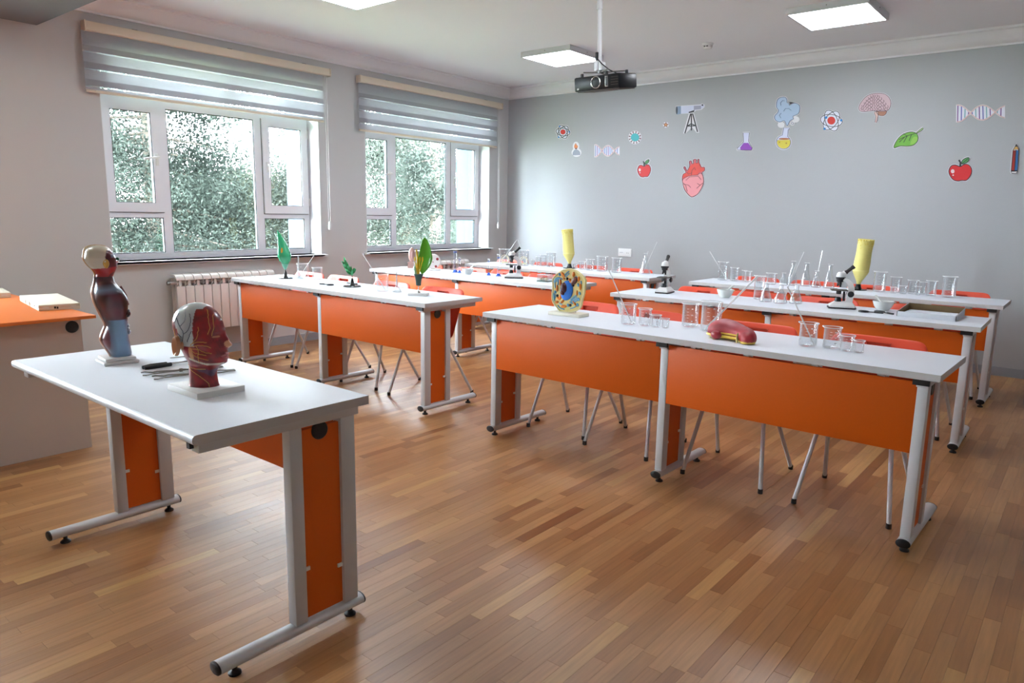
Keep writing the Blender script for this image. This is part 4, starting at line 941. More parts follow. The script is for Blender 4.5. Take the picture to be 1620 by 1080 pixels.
# head: right half of a flayed head, cut flat at the middle
t = thing('head_anatomy_model', 'half head anatomy model with red muscles and white skull on a white base', 'anatomy model', (4.11, 1.125, TZ), 0)
MB().box(-.095, .10, -.078, .082, 0, .020, ch=.0015).build('base', M_white, t)
hsec = [(0, .052, -.050, .046), (.012, .048, -.047, .043), (.05, .046, -.046, .041), (.068, .060, -.046, .042), (.078, .078, -.048, .046), (.09, .084, -.054, .050), (.115, .086, -.066, .056), (.14, .084, -.078, .060), (.165, .082, -.086, .063), (.19, .080, -.090, .066), (.215, .074, -.088, .066), (.24, .058, -.076, .056), (.256, .038, -.056, .042), (.265, .018, -.034, .026), (.268, .004, -.018, .008)]
def hdisp(p):
    x, y, z = p
    y += gauss(p, (0, .088, .148), (.012, .05, .020), .012)+gauss(p, (0, .09, .136), (.014, .05, .008), .012)
    y += gauss(p, (0, .088, .107), (.022, .05, .005), .006)+gauss(p, (0, .088, .096), (.020, .05, .005), .006)-gauss(p, (0, .088, .1015), (.024, .05, .002), .004)
    y += gauss(p, (0, .08, .078), (.02, .04, .009), .003)-gauss(p, (.028, .075, .166), (.013, .04, .011), .009)+gauss(p, (.028, .075, .165), (.009, .04, .007), .006)
    y += gauss(p, (.02, .08, .183), (.03, .05, .007), .003); x += gauss(p, (.055, .03, .145), (.03, .03, .012), .004)-gauss(p, (.055, .035, .118), (.03, .02, .018), .004)
    x += gauss(p, (.06, .02, .195), (.03, .04, .03), .003)*math.sin(z*900)*0
    return Vector((max(x, -.003), y, z))
v, f = loft(hsec, 150, 180, hdisp, 2.15)
MUS, MUSD, SKULL, TAN, VEIN, NERV, LIP = S('#8f1119')[:3], S('#4c0a12')[:3], S('#cfd6dc')[:3], S('#c98f63')[:3], S('#2c3a66')[:3], S('#cf9a4a')[:3], S('#a8555a')[:3]
def hcol(p):
    x, y, z = p; n1 = noise.noise(Vector((x*60, y*60, z*60))); n2 = noise.noise(Vector((x*25+3, y*25, z*25)))
    c = mixc(MUS, MUSD, .35+.5*n1+.25*math.sin((y*3+z)*380)*.5)
    # skull area: top and side behind temple down to ear
    ang = math.atan2(z-.16, y+.0)   # around ear
    skull = z > .215+.10*(y+.02)-.02 and y < .012+.01*n2 and x > -.1
    if z > .135 and -.062 < y < .012-.0*(z-.16) and not (y < -.045 and z < .19): skull = True
    if z > .205 and y <= -.03: skull = True
    if z > .253 and y < .03: skull = True
    if y < -.052 and .155 < z < .215: skull = False
    if skull: c = mixc(SKULL, (SKULL[0]*.85, SKULL[1]*.87, SKULL[2]*.9), .5+n2)
    if gauss(p, (.05, .045, .205), (.04, .028, .028), 1) > .45: c = mixc(MUS, MUSD, .15+.4*n1)
    if gauss(p, (0, .1, .140), (.019, .035, .014), 1) > .45: c = mixc(TAN, (.75, .42, .3), .3)       # nose tip
    if gauss(p, (.0, .092, .1015), (.028, .035, .009), 1) > .45: c = LIP
    if gauss(p, (.03, .072, .166), (.014, .03, .004), 1) > .5: c = mixc(TAN, LIP, .3)
    if gauss(p, (.05, -.005, .112), (.03, .010, .028), 1) > .5: c = mixc(TAN, S('#d8b060')[:3], .5+n2)
    jl = abs(z-(.078+.28*max(0, .04-y))) < .0035 and y > -.02 and x > .01
    if jl: c = S('#cfc4b4')[:3]
    if x < -.001: c = S('#b5605a')[:3]
    if z < .06 and n2 > .35: c = mixc(c, S('#2a4a70')[:3], .5)
    return (*c, 1)
Rz = Matrix.Translation((0, 0, .0195)) @ Matrix.Rotation(math.radians(-62), 4, 'Z')
hv = [Rz @ q for q in v]; cols = [hcol(q) for q in v]
head = MB().add(hv, f).build('head', M_vc, t, cols=cols, ang=80)
# ear
def ear_profile(m, M):
    n = 24; vs = []; fs = []
    P = [(math.cos(a)*.021*(1-.25*max(0, -math.sin(a))), math.sin(a)*.034) for a in [2*PI*i/n for i in range(n)]]
    rings = [(1.0, 0), (1.0, .006), (.9, .011), (.78, .009), (.6, .004), (.3, .002), (.02, .002)]
    for s_, h in rings: vs += [M @ Vector((h+.0, q[0]*s_, q[1]*s_)) for q in P]
    for j in range(len(rings)-1):
        for i in range(n): fs.append((j*n+i, j*n+(i+1) % n, (j+1)*n+(i+1) % n, (j+1)*n+i))
    m.add(vs, fs)
m = MB(); ear_profile(m, Rz @ Matrix.Translation((.060, -.046, .136)) @ Matrix.Rotation(math.radians(-30), 4, 'Z') @ Matrix.Rotation(math.radians(-14), 4, 'X'))
m.ball(tuple(Rz @ Vector((.066, -.026, .138))), (.004, .005, .014), 10)
m.build('ear', mat('ear_tan', '#b9805c', .35), t, ang=60)
# vessels and nerves following the surface
def surf(y, z):
    best = min(range(0, len(v)), key=lambda k: (v[k].y-y)**2+(v[k].z-z)**2+(0 if v[k].x > .002 else 1)); return Rz @ (v[best]*1.0+Vector((.0006, 0, 0)))
vx = np.array([tuple(q) for q in v])
def surf(y, z):
    d = (vx[:, 1]-y)**2+(vx[:, 2]-z)**2+(vx[:, 0] < .002)*1.0; k = int(d.argmin()); q = v[k]; n_ = Vector((q.x, q.y*.3, (z-.16)*.3)).normalized(); return Rz @ (q+n_*.0006)
M_vein = mat('vein_blue', '#2a3558', .4); M_nerve = mat('nerve_yellow', '#c99a45', .4)
for P in ([(-.03, .15), (-.02, .175), (-.03, .2), (-.045, .225)], [(-.02, .175), (0, .19), (.008, .215), (0, .24)], [(-.03, .2), (-.01, .22), (-.02, .25)], [(-.01, .15), (0, .17), (.008, .185)], [(-.055, .21), (-.04, .24)], [(-.03, .165), (-.045, .175)]):
    MB().tube([surf(*q) for q in smooth_open(P, 5)], .0010, 5).build('vein', M_vein, t)
for P in ([(0, .14), (.02, .16), (.03, .185), (.03, .2)], [(.055, .175), (.06, .2), (.05, .235), (.04, .25)], [(.062, .17), (.068, .2), (.058, .235)], [(0, .135), (.02, .14), (.045, .14), (.06, .132)], [(.0, .128), (.02, .128), (.04, .118), (.06, .115)], [(0, .12), (.02, .112), (.045, .108)], [(0, .11), (.02, .10), (.05, .092)], [(.02, .14), (.022, .12), (.018, .10), (.02, .085)], [(-.03, .06), (0, .045), (.03, .02), (.038, .004)], [(-.04, .07), (-.01, .062), (.03, .06)], [(.005, .145), (.03, .152), (.05, .15)], [(-.058, .19), (-.062, .17), (-.055, .155)]):
    MB().tube([surf(*q) for q in smooth_open(P, 5)], .0012, 5).build('nerve', M_nerve, t)

# torso
t = thing('torso_anatomy_model', 'slim upright torso and head anatomy model with maroon muscles on a white base', 'anatomy model', (3.455, 1.12, TZ), math.radians(-7))
MB().box(-.062, .062, -.060, .062, 0, .012, ch=.004).box(-.054, .054, -.052, .054, .012, .024, ch=.004).build('base', M_white, t)
k_ = .000489; px = lambda u: (u-272)*k_*.90; pz = lambda q: .018+(905-q)*k_
prof = [(905, 385, 235, .040), (870, 388, 222, .048), (840, 384, 205, .054), (800, 380, 180, .060), (760, 374, 168, .063), (730, 372, 172, .062), (690, 366, 190, .058), (650, 368, 208, .054), (610, 376, 198, .053), (575, 382, 182, .055), (540, 384, 168, .060), (500, 382, 152, .068), (450, 378, 138, .076), (410, 366, 134, .082), (380, 348, 136, .080), (355, 325, 142, .070), (335, 312, 148, .052), (315, 300, 154, .038), (290, 296, 158, .032), (272, 292, 160, .031)]
def tcol(p):
    x, y, z = p; n1 = noise.noise(Vector((x*30, y*30, z*30))); n2 = noise.noise(Vector((x*14+5, y*14, z*9)))
    if x < .0: return (*mixc(S('#d8a48c')[:3], S('#c58d76')[:3], .5+n1), 1)
    c = mixc(S('#5a1420')[:3], S('#33101c')[:3], .5+n1); B = S('#7f9fc0')[:3]
    if z < .165: c = mixc(c, B, max(0, 1-abs(y-.008)/.045)*1.6-.2+.5*n2)
    if z < .13 and y < -.028: c = mixc(S('#6a1828')[:3], c, .2)
    if .235 < z < .30: c = mixc(c, B, max(0, 1-abs(z-.285-.1*y)/.02)*.55)
    if z > .16 and z < .235 and y > .03: c = mixc(c, S('#2b1410')[:3], .5)
    return (*c, 1)
sec = [(pz(a), px(b), px(c), d*.86) for a, b, c, d in prof]
def tdisp(p):
    x, y, z = p
    if x < 0: y = y*1.0+(-.006 if y < 0 else 0); 
    y += gauss(p, (.03, .04, .235), (.03, .03, .02), .004)
    return Vector((x, y, z))
v, f = loft(sec, 110, 96, tdisp, 2.3); MB().add(v, f).build('torso', M_vc, t, cols=[tcol(q) for q in v], ang=80)
hp = [(272, 292, 160, .033), (255, 300, 162, .033), (235, 312, 156, .035), (215, 322, 142, .038), (190, 328, 118, .042), (160, 328, 98, .047), (130, 322, 86, .052), (100, 306, 92, .052), (75, 286, 100, .048), (58, 268, 114, .038), (47, 248, 138, .024), (41, 222, 160, .011), (39, 200, 185, .003)]
sec = [(pz(a), px(b), px(c), d) for a, b, c, d in hp]
def tc2(p):
    x, y, z = p; n1 = noise.noise(Vector((x*40, y*40, z*40)))
    if x < -.002: return (*S('#c9963f')[:3], 1)
    c = S('#ddd3c2')[:3]; W1 = S('#6b1526')[:3]
    if y > -.021-.25*max(0, z-pz(150)) + .55*max(0, z-pz(120)) and z < pz(75) and z > pz(262): c = mixc(W1, S('#3d0d18')[:3], .5+n1)
    if y > -.004 and abs(z-pz(115)) < .006: c = mixc(c, S('#8aa0c0')[:3], .4)
    if z < pz(200)+.1*y: c = S('#a31b22')[:3] if n1 > -.3 else W1
    if y > .016 and z < pz(170) and z > pz(245): c = mixc(W1, S('#c8a0a0')[:3], .35)
    return (*c, 1)
def hd2(p):
    x, y, z = p; y += gauss(p, (0, .022, pz(160)), (.012, .02, .006), .010)+gauss(p, (0, .02, pz(205)), (.014, .02, .004), .003)
    if x < -.002: y = y-.0045 if y < px(200) else y; z = z+.003 if z > pz(90) else z
    return Vector((x, y, z))
v, f = loft(sec, 90, 96, hd2, 2.1); MB().add(v, f).build('head', M_vc, t, cols=[tc2(q) for q in v], ang=80)
m = MB(); ear_profile(m, Matrix.Translation((.046, px(222), pz(172))) @ Matrix.Rotation(math.radians(-15), 4, 'Z') @ Matrix.Scale(.5, 4)); m.build('ear', mat('ear_yellow', '#cda04f', .4), t, ang=60)
MB().ball((.028, px(322), pz(140)), (.006, .006, .006), 10).build('eye', mat('eye_green', '#1b5a3c', .3), t)
MB().tube([(.012, px(338), pz(352)), (.010, px(374), pz(420)), (.012, px(386), pz(500))], .0045, 8).build('rib_edge', mat('rib_maroon', '#6f2f35', .35), t)
m = MB()
for k in range(4): m.ball((.010+.005*k, px(358+6*(k % 2)), pz(640+22*k)), (.012, .009, .010), 10)
m.build('intestine', mat('organ_grey', '#8c96a4', .3), t)
MB().ball((.016, px(366), pz(560)), (.024, .014, .018), 14).build('liver', mat('liver_brown', '#3d1a15', .25), t)
MB().tube([(.02, .028, pz(690)), (.022, .034, pz(735))], .007, 8).build('muscle_strand', mat('strand_red', '#6a1620', .35), t)

# tongs and scissors
def tongs(x, y, ang, L, label, n=0):
    t = thing('crucible_tongs', label, 'tongs', (x, y, TZ), ang, 'metal laboratory tongs')
    for s_ in (-1, 1):
        P = [(0, .026*s_, .004), (.012, .03*s_, .004), (.035, .012*s_, .004), (.05, .015*s_, .005), (L*.42, .004*s_, .005), (L*.5, -.003*s_, .006+.002*s_), (L*.62, -.008*s_, .005), (L*.72, -.022*s_, .004), (L*.82, -.020*s_, .004), (L*.9, -.008*s_, .004), (L, -.006*s_, .004)]
        MB().tube(P, .0026, 6).build('arm', M_steel, t)
    MB().lathe([(0, .0), (.006, .0), (.006, .011), (0, .012)], L*.47, 0, 0, 10).build('pivot', M_steel, t)
tongs(3.745, 1.085, math.radians(72), .27, 'metal tongs with an open ring end, in the middle behind the head model')
tongs(3.83, 1.085, math.radians(72), .27, 'metal tongs nearest the white base of the head model')
t = thing('test_tube_holder', 'metal holder with black grip beside the torso model', 'tongs', (3.66, 1.13, TZ), math.radians(92))
MB().tube([(.0, -.005, .006), (.02, -.012, .007), (.095, -.012, .007)], [.007, .0075, .007], 10).build('grip', M_blk, t)
MB().tube([(.0, .008, .006), (.03, .014, .007), (.09, .012, .007)], [.007, .0075, .006], 10).build('grip', M_blk, t)
MB().tube([(.09, -.012, .006), (.13, -.003, .006), (.17, .004, .006), (.20, .016, .006), (.23, .014, .006)], .0028, 6).tube([(.09, .012, .006), (.13, .003, .006), (.17, -.004, .006), (.2, -.008, .006), (.23, .002, .006)], .0028, 6).build('arm', M_steel, t)
t = thing('metal_spatula', 'thin metal spatula lying behind the tongs', 'spatula', (3.535, 1.285, TZ), math.radians(78)); MB().tube([(0, 0, .003), (.05, 0, .003)], .0035, 6, flat=.5).build('blade', M_steel, t); MB().tube([(.05, 0, .003), (.1, 0, .003)], .0022, 6).build('handle', M_steel, t)

# slide cases on the desk
def slide_case(x, y, ang, L, label):
    t = thing('slide_case', label, 'box', (x, y, .76), ang, 'ivory plastic cases on the orange desk')
    MB().box(0, L, 0, .205, 0, .017, ch=.003).build('case_base', M_offw, t)
    MB().box(0, L, 0, .205, .0175, .034, ch=.003).build('case_lid', M_offw, t)
    MB().box(L-.001, L+.0015, .02, .05, .014, .019).build('latch', M_white, t, smooth=False); MB().box(L-.001, L+.0015, .155, .185, .014, .019).build('latch', M_white, t, smooth=False)
    MB().box(L-.0005, L+.0008, .075, .085, .010, .022).box(L-.0005, L+.0008, .088, .096, .008, .020).build('logo_mark', M_blk, t, smooth=False)
    MB().box(L-.13, L-.10, -.0006, .0005, .018, .022).box(L-.22, L-.214, -.0006, .0005, .008, .018).build('print', M_dark, t, smooth=False)
    m = MB()
    for a in (.34, .55): m.box(L*a, L*a+.012, -.003, .0005, .003, .030); m.box(L*a, L*a+.012, .2045, .208, .003, .030)
    m.build('hinge', M_offw, t)
slide_case(1.19, 1.475, math.radians(-8), .58, 'long ivory plastic case on the orange desk, nearer the corner')
slide_case(.62, 1.335, math.radians(-8), .32, 'ivory plastic case at the far left edge of the orange desk')

# ------------------------------------------------------------------ wall stickers
D = {}
def ray_wall(U, V):
    d = cf+cr*((U-810)/F_PX)-cu*((V-540)/F_PX); s_ = (YB-CAM.y)/d.y; return CAM.x+d.x*s_, CAM.z+d.z*s_
STK = {}
def smat(c):
    if c not in STK: STK[c] = mat('sticker_'+c[1:], c, .5)
    return STK[c]
def ell(cx, cy, rx, ry, rot=0, n=28):
    r_ = math.radians(rot); return [(cx+rx*math.cos(a)*math.cos(r_)-ry*math.sin(a)*math.sin(r_), cy+rx*math.cos(a)*math.sin(r_)+ry*math.sin(a)*math.cos(r_)) for a in [2*PI*i/n for i in range(n)]]
def ribbon(P, w_, closed=False):
    k = len(P); o = []
    for i in range(k):
        a = P[i-1] if (closed or i) else P[0]; b = P[(i+1) % k] if (closed or i < k-1) else P[-1]
        d = Vector((b[0]-a[0], b[1]-a[1])); d = d.normalized() if d.length else Vector((1, 0)); o.append(((P[i][0]-d.y*w_, P[i][1]+d.x*w_), (P[i][0]+d.y*w_, P[i][1]-d.x*w_)))
    return o
def area(P): return sum(P[i-1][0]*P[i][1]-P[i][0]*P[i-1][1] for i in range(len(P)))/2
def offset(P, d):
    s_ = 1 if area(P) > 0 else -1; k = len(P); o = []
    for i in range(k):
        a, b = P[i-2 if i else k-2], P[(i+2) % k]; v_ = Vector((b[0]-a[0], b[1]-a[1])); v_ = v_.normalized() if v_.length else Vector((1, 0)); o.append((P[i][0]+v_.y*d*s_, P[i][1]-v_.x*d*s_))
    return o
def sticker(label, name, crop, back, shapes, cat='wall sticker', bw=None):
    s_, ox, oy = crop; T_ = lambda q: ray_wall(ox+q[0]/s_, oy+q[1]/s_)
    cx, cz = T_(back[0][0]); root = thing(name, label, cat, (cx, YB, cz), 0, 'science stickers on the back wall')
    def add2(m, P, d0, d1):
        d1 += 2e-5*(len(m.f) % 211)/6
        Q = [T_(q) for q in P]; Q = [(a-cx, b-cz) for a, b in Q]
        if area(Q) < 0: Q = Q[::-1]
        m.prism(Q, d0, d1, M=MP)
    m = MB()
    for P in back: add2(m, offset(P, bw or 8), .0, .0025)
    m.build('backing', smat('#d9d9dc'), root, smooth=False)
    lay = .0031
    for col, typ, data, nm in shapes:
        m = MB()
        for P in data:
            if typ == 'fill': add2(m, P, .0024, lay)
            else:
                P_, wd, cl = P if isinstance(P, tuple) and len(P) == 3 else (P, 2.2, False)
                R_ = ribbon(P_, wd*1.35, cl); k = len(R_)
                for i in range(k if cl else k-1):
                    a, b = R_[i], R_[(i+1) % k]; add2(m, [a[0], b[0], b[1], a[1]], .0024, lay)
        m.build(nm, smat(col), root, smooth=False); lay += .0008
C1 = (5.4, 860, 130); C2 = (5.2258, 1120, 130); C3 = (5.4, 1380, 130); C7 = (7.043, 1220, 120); C6 = (5.143, 1060, 120)
BK_ = '#26262b'
def ol_(P, w_=2.0): return (P, w_, True)
def atom(label, crop, cx, cy, R, k):
    E = [ell(cx, cy, R*1.0, R*.55, r_) for r_ in (8, 68, 128)]
    sticker(label, 'atom_sticker', crop, E, [('#d6dbe6', 'fill', E, 'fill'), (BK_, 'line', [ol_(e, 2.0*k) for e in E], 'orbit'), ('#c8322a', 'fill', [ell(cx, cy, R*.36, R*.36)], 'nucleus'), ('#2f7fc4', 'fill', [ell(cx+R*.9, cy-R*.02, R*.11, R*.11), ell(cx-R*.48, cy-R*.28 if k > 1 else cy-R*.8, R*.11, R*.11), ell(cx-R*.62, cy+R*.75, R*.11, R*.11)], 'electron')])
atom('small atom sticker nearest the window corner', C1, 167, 425, 60, .9)
atom('larger atom sticker between the steaming flask and the brain', C7, 672, 498, 122, 1.2)
# spirit burner
sticker('tiny spirit burner sticker below the small atom', 'burner_sticker', C1, [ell(282, 600, 34, 30), ell(278, 548, 20, 32)], [('#8f96a5', 'fill', [[(248, 625), (250, 600), (262, 580), (280, 573), (300, 582), (313, 600), (314, 622)]], 'base'), ('#7a4a3a', 'fill', [ell(278, 566, 10, 7)], 'wick'), ('#cf7a45', 'fill', [[(262, 560), (264, 540), (276, 520), (284, 536), (294, 545), (290, 562)]], 'flame')])
# dna
def dna(label, crop, x0, x1, yc, amp, slope, cols, nr, w_):
    L = x1-x0; wv = lambda i: amp*(1-.25*i/40)*math.sin(2*PI*.97*(i/40-.285)); Pt = [(x0+L*i/40, yc+slope*i/40+wv(i)) for i in range(41)]; Pb = [(x0+L*i/40, yc+slope*i/40-wv(i)) for i in range(41)]
    sh = [[(Pt[i][0], Pt[i][1]), (Pt[i+1][0], Pt[i+1][1]), (Pb[i+1][0], Pb[i+1][1]), (Pb[i][0], Pb[i][1])] for i in range(40)]
    s_ = [[(a[0], min(a[1], d[1])-1), (b[0], min(b[1], c[1])-1), (c[0], max(b[1], c[1])+1), (d[0], max(a[1], d[1])+1)] for a, b, c, d in sh]
    r = [('#dfe1ea', 'fill', s_, 'fill')]
    for ci, c in enumerate(cols):
        R_ = [([(Pt[i][0], Pt[i][1]), (Pb[i][0]-.04*amp, Pb[i][1])], w_, False) for i in range(1, 40, 3) if (i//3) % len(cols) == ci and abs(Pt[i][1]-Pb[i][1]) > amp*.3]; r.append((c, 'line', R_, 'rung'))
    r.append(('#d9bcb8', 'line', [(Pt, w_*1.1, False), (Pb, w_*1.1, False)], 'strand'))
    back = [[(x0-3, min(Pt[0][1], Pb[0][1])-5), (x0-3, max(Pt[0][1], Pb[0][1])+5)]+[(Pt[i][0], max(Pt[i][1], Pb[i][1])+5) for i in range(0, 41, 2)]+[(Pt[i][0], min(Pt[i][1], Pb[i][1])-5) for i in range(40, -1, -2)]]
    sticker(label, 'dna_sticker', crop, back, r, bw=3)
dna('small pale DNA strand sticker left of the apple', C1, 440, 648, 586, 50, 0, ['#7b8fb8', '#9a78b0', '#8fa8d8'], 13, 2.2)
dna('larger DNA strand sticker at the upper right', C3, 722, 1132, 268, 72, -14, ['#6a2f7a', '#4a50a8', '#6aa8a8'], 13, 3.0)
# virus
sticker('turquoise round virus sticker with spikes', 'virus_sticker', C1, [ell(781, 472, 54, 54)], [('#5a3038', 'line', [([(781+30*math.cos(a), 472+30*math.sin(a)), (781+50*math.cos(a), 472+50*math.sin(a))], 2, False) for a in [2*PI*i/12+.2 for i in range(12)]]+[([(781+50*math.cos(a)-6*math.sin(a), 472+50*math.sin(a)+6*math.cos(a)), (781+50*math.cos(a)+6*math.sin(a), 472+50*math.sin(a)-6*math.cos(a))], 2, False) for a in [2*PI*i/12+.2 for i in range(12)]], 'spike'), ('#4cb0b8', 'fill', [ell(782, 471, 35, 34)], 'body')], bw=3)
st = [(1045+(24 if i % 2 == 0 else 10)*math.sin(PI*i/5+.1), 364-(24 if i % 2 == 0 else 10)*math.cos(PI*i/5+.1)) for i in range(10)]
sticker('tiny orange star sticker beside the telescope', 'star_sticker', C1, [ell(1045, 364, 22, 22, n=16)], [('#c98a58', 'fill', [st], 'fill'), (BK_, 'line', [ol_(st, 1.6)], 'outline')], bw=3)
# telescope
tel = [(1135, 207), (1345, 195), (1352, 186), (1372, 192), (1372, 210), (1345, 232), (1300, 237), (1290, 250), (1242, 262), (1138, 275)]
legs_ = [([(1258, 268), (1208, 438)], 3, False), ([(1264, 268), (1264, 412)], 3, False), ([(1274, 268), (1316, 425)], 3, False), ([(1230, 375), (1262, 355), (1302, 372)], 3, False), ([(1230, 375), (1302, 372)], 3, False)]
sticker('grey and white telescope on tripod sticker', 'telescope_sticker', C1, [tel, [(1245, 262), (1285, 262), (1325, 432), (1304, 430), (1268, 380), (1216, 440), (1198, 438)]], [('#c9cde0', 'fill', [tel], 'tube'), ('#7d93ad', 'fill', [[(1140, 206), (1174, 203), (1174, 270), (1140, 276)]], 'front_band'), ('#3c4650', 'fill', [ell(1139, 240, 8, 34)], 'lens'), ('#9a9aae', 'fill', [[(1285, 203), (1345, 200), (1345, 230), (1285, 236)]], 'eyepiece'), (BK_, 'fill', [[(1240, 255), (1290, 238), (1284, 256), (1244, 264)], ell(1358, 196, 7, 7)], 'mount'), (BK_, 'line', legs_, 'tripod_leg')], bw=5)
# apples
def apple(label, crop, cx, cy, rx, ry, k):
    A = [(cx, cy-ry*.72), (cx+rx*.35, cy-ry*.98), (cx+rx*.75, cy-ry*.9), (cx+rx, cy-ry*.35), (cx+rx*.9, cy+ry*.3), (cx+rx*.55, cy+ry*.9), (cx+rx*.15, cy+ry*.92), (cx-rx*.2, cy+ry), (cx-rx*.6, cy+ry*.85), (cx-rx*.92, cy+ry*.3), (cx-rx, cy-ry*.25), (cx-rx*.78, cy-ry*.8), (cx-rx*.4, cy-ry*.9)]
    A = smooth_poly(A, 4); LF = smooth_poly([(cx+rx*.1, cy-ry*1.02), (cx+rx*.22, cy-ry*1.5), (cx+rx*.62, cy-ry*1.78), (cx+rx*.78, cy-ry*1.7), (cx+rx*.62, cy-ry*1.25)], 4)
    sticker(label, 'apple_sticker', crop, [A, LF], [('#c42026', 'fill', [A], 'flesh'), ('#4f9a54', 'fill', [LF], 'leaf'), (BK_, 'line', [ol_(A, 1.6*k), ol_(LF, 1.6*k), ([(cx-rx*.12, cy-ry*1.5), (cx+rx*.02, cy-ry*1.2), (cx, cy-ry*.7)], 4*k, False), ([(cx+rx*.1, cy-ry*1.02), (cx+rx*.7, cy-ry*1.68)], 1.3*k, False)], 'outline'), ('#e8dcdc', 'fill', [ell(cx-rx*.66, cy-ry*.15, rx*.16, ry*.24), ell(cx-rx*.62, cy+ry*.3, rx*.07, ry*.09)], 'shine')])
apple('smaller red apple sticker left of the heart', C1, 860, 757, 56, 54, 1.0)
apple('larger red apple sticker at the lower right near the pencil', C3, 752, 772, 98, 72, 1.4)
# heart
Hh = smooth_poly([(100, 835), (108, 800), (130, 785), (112, 748), (124, 738), (140, 770), (160, 735), (158, 698), (174, 690), (180, 712), (192, 712), (192, 682), (215, 680), (213, 708), (224, 706), (226, 682), (238, 678), (238, 705), (256, 740), (280, 742), (282, 770), (262, 788), (273, 830), (272, 880), (235, 950), (195, 982), (165, 980), (122, 930), (104, 870)], 3)
Hb = smooth_poly([(104, 845), (130, 825), (165, 812), (225, 806), (235, 795), (258, 795), (272, 830), (270, 880), (235, 950), (192, 980), (165, 978), (124, 930), (106, 880)], 3)
Ha = smooth_poly([(104, 832), (112, 800), (140, 785), (165, 735), (205, 708), (245, 715), (258, 745), (280, 748), (280, 770), (240, 785), (225, 806), (165, 812), (130, 825)], 3)
sticker('red and pink anatomical heart sticker in the middle of the back wall', 'heart_sticker', C6, [Hh], [('#c05a66', 'fill', [Hh], 'vessel'), ('#d8868c', 'fill', [Hb], 'ventricle'), ('#cf3f34', 'fill', [Ha], 'aorta'), ('#5a2a30', 'line', [ol_(Hh, 1.6), ol_(Hb, 1.3), ([(175, 810), (180, 770), (200, 745), (210, 765)], 1.4, False), ([(110, 870), (130, 895), (142, 940)], 1.4, False), ([(112, 880), (150, 888), (170, 908)], 1.4, False), ([(268, 872), (240, 895), (218, 915)], 1.4, False), ([(222, 875), (250, 890)], 1.4, False), ([(130, 850), (160, 822), (230, 815), (255, 845)], 1.3, False), ([(140, 785), (150, 800), (175, 790)], 1.3, False)], 'outline')], bw=6)
# purple flask
fl = [(292, 418), (343, 416), (338, 490), (368, 545), (362, 562), (245, 560), (242, 548), (295, 492)]
sticker('small purple liquid flask sticker', 'flask_sticker', C2, [fl], [('#c9cbe0', 'fill', [fl], 'glass'), ('#8a3fb0', 'fill', [[(296, 502), (334, 502), (366, 546), (360, 560), (270, 560), (268, 540)]], 'liquid'), (BK_, 'line', [ol_(fl, 1.2)], 'outline')], bw=7)
# steaming flask: cloud and round flask
cl = smooth_poly([(178, 560), (150, 500), (95, 515), (48, 490), (42, 445), (72, 412), (82, 378), (60, 345), (70, 270), (110, 240), (160, 240), (178, 270), (178, 298), (200, 308), (205, 330), (250, 305), (300, 315), (322, 350), (305, 420), (245, 450), (250, 480), (212, 500)], 3)
nf = [(138, 578), (205, 578), (205, 592), (192, 600), (187, 665)]+[(138+80*math.sin(a), 738-78*math.cos(a)) for a in [PI*(.2+1.6*i/24) for i in range(25)]]+[(125, 660), (137, 600), (137, 590)]
sticker('steaming round flask sticker with yellow liquid and a blue cloud', 'flask_sticker', C7, [cl, nf, ell(112, 545, 30, 24), ell(275, 485, 32, 26), ell(238, 530, 16, 14)], [('#a9bfd8', 'fill', [cl], 'cloud_fill'), ('#ccd2e6', 'fill', [nf], 'glass'), ('#cfc044', 'fill', [[(70, 715), (215, 712)]+[(141+75*math.cos(a), 738+72*math.sin(a)) for a in [-.3+(PI+.6)*i/20 for i in range(21)]]], 'liquid'), ('#b0673f', 'fill', [ell(148, 702, 62, 10)], 'liquid_surface'), ('#55658a', 'line', [ol_(cl, 1.5), ol_(nf, 1.5), ([(70, 715), (70, 730)], 1, False), ([(110, 330), (105, 300), (130, 275), (150, 280)], 1.4, False), ([(140, 395), (160, 365), (200, 365), (225, 385)], 1.4, False), ([(110, 470), (92, 440), (115, 415)], 1.4, False), ol_(ell(238, 530, 12, 13), 1.3)], 'outline'), ('#a8873a', 'fill', [ell(95, 740, 5, 8), ell(170, 750, 8, 8)], 'bubble')], bw=10)
# brain
br = smooth_poly([(985, 385), (978, 350), (1000, 300), (1050, 240), (1110, 205), (1190, 192), (1270, 205), (1320, 250), (1335, 310), (1315, 370), (1280, 392), (1200, 395), (1130, 390), (1060, 398), (1010, 398)], 3)
cb = smooth_poly([(1178, 392), (1280, 385), (1280, 420), (1250, 445), (1205, 440), (1180, 415)], 3); sm = [(1150, 400), (1190, 400), (1195, 440), (1175, 520), (1158, 518), (1166, 450), (1152, 420)]
wg = []
r3 = random.Random(3)
for k in range(13):
    x = 1010+24*k; yb = 300-95*math.sin(PI*min(1, (k+1)/13)); yb = max(210, min(330, 395-190*math.sin(PI*(k+1.5)/15)))
    P = [(x, yb)]; y = yb
    while y < 375: y += 18; P.append((x+(9 if len(P) % 2 else -9)+r3.uniform(-4, 4), y))
    wg.append((smooth_open(P, 3), 1.7, False))
sticker('pink brain sticker on the upper right of the back wall', 'brain_sticker', C7, [br, cb, sm], [('#a5745e', 'fill', [cb], 'cerebellum'), ('#cdb0a8', 'fill', [sm], 'brain_stem'), ('#c9adb4', 'fill', [br], 'cortex'), ('#4a343c', 'line', [ol_(br, 1.7), ol_(cb, 1.5), ol_(sm, 1.5)]+wg, 'outline')], bw=8)
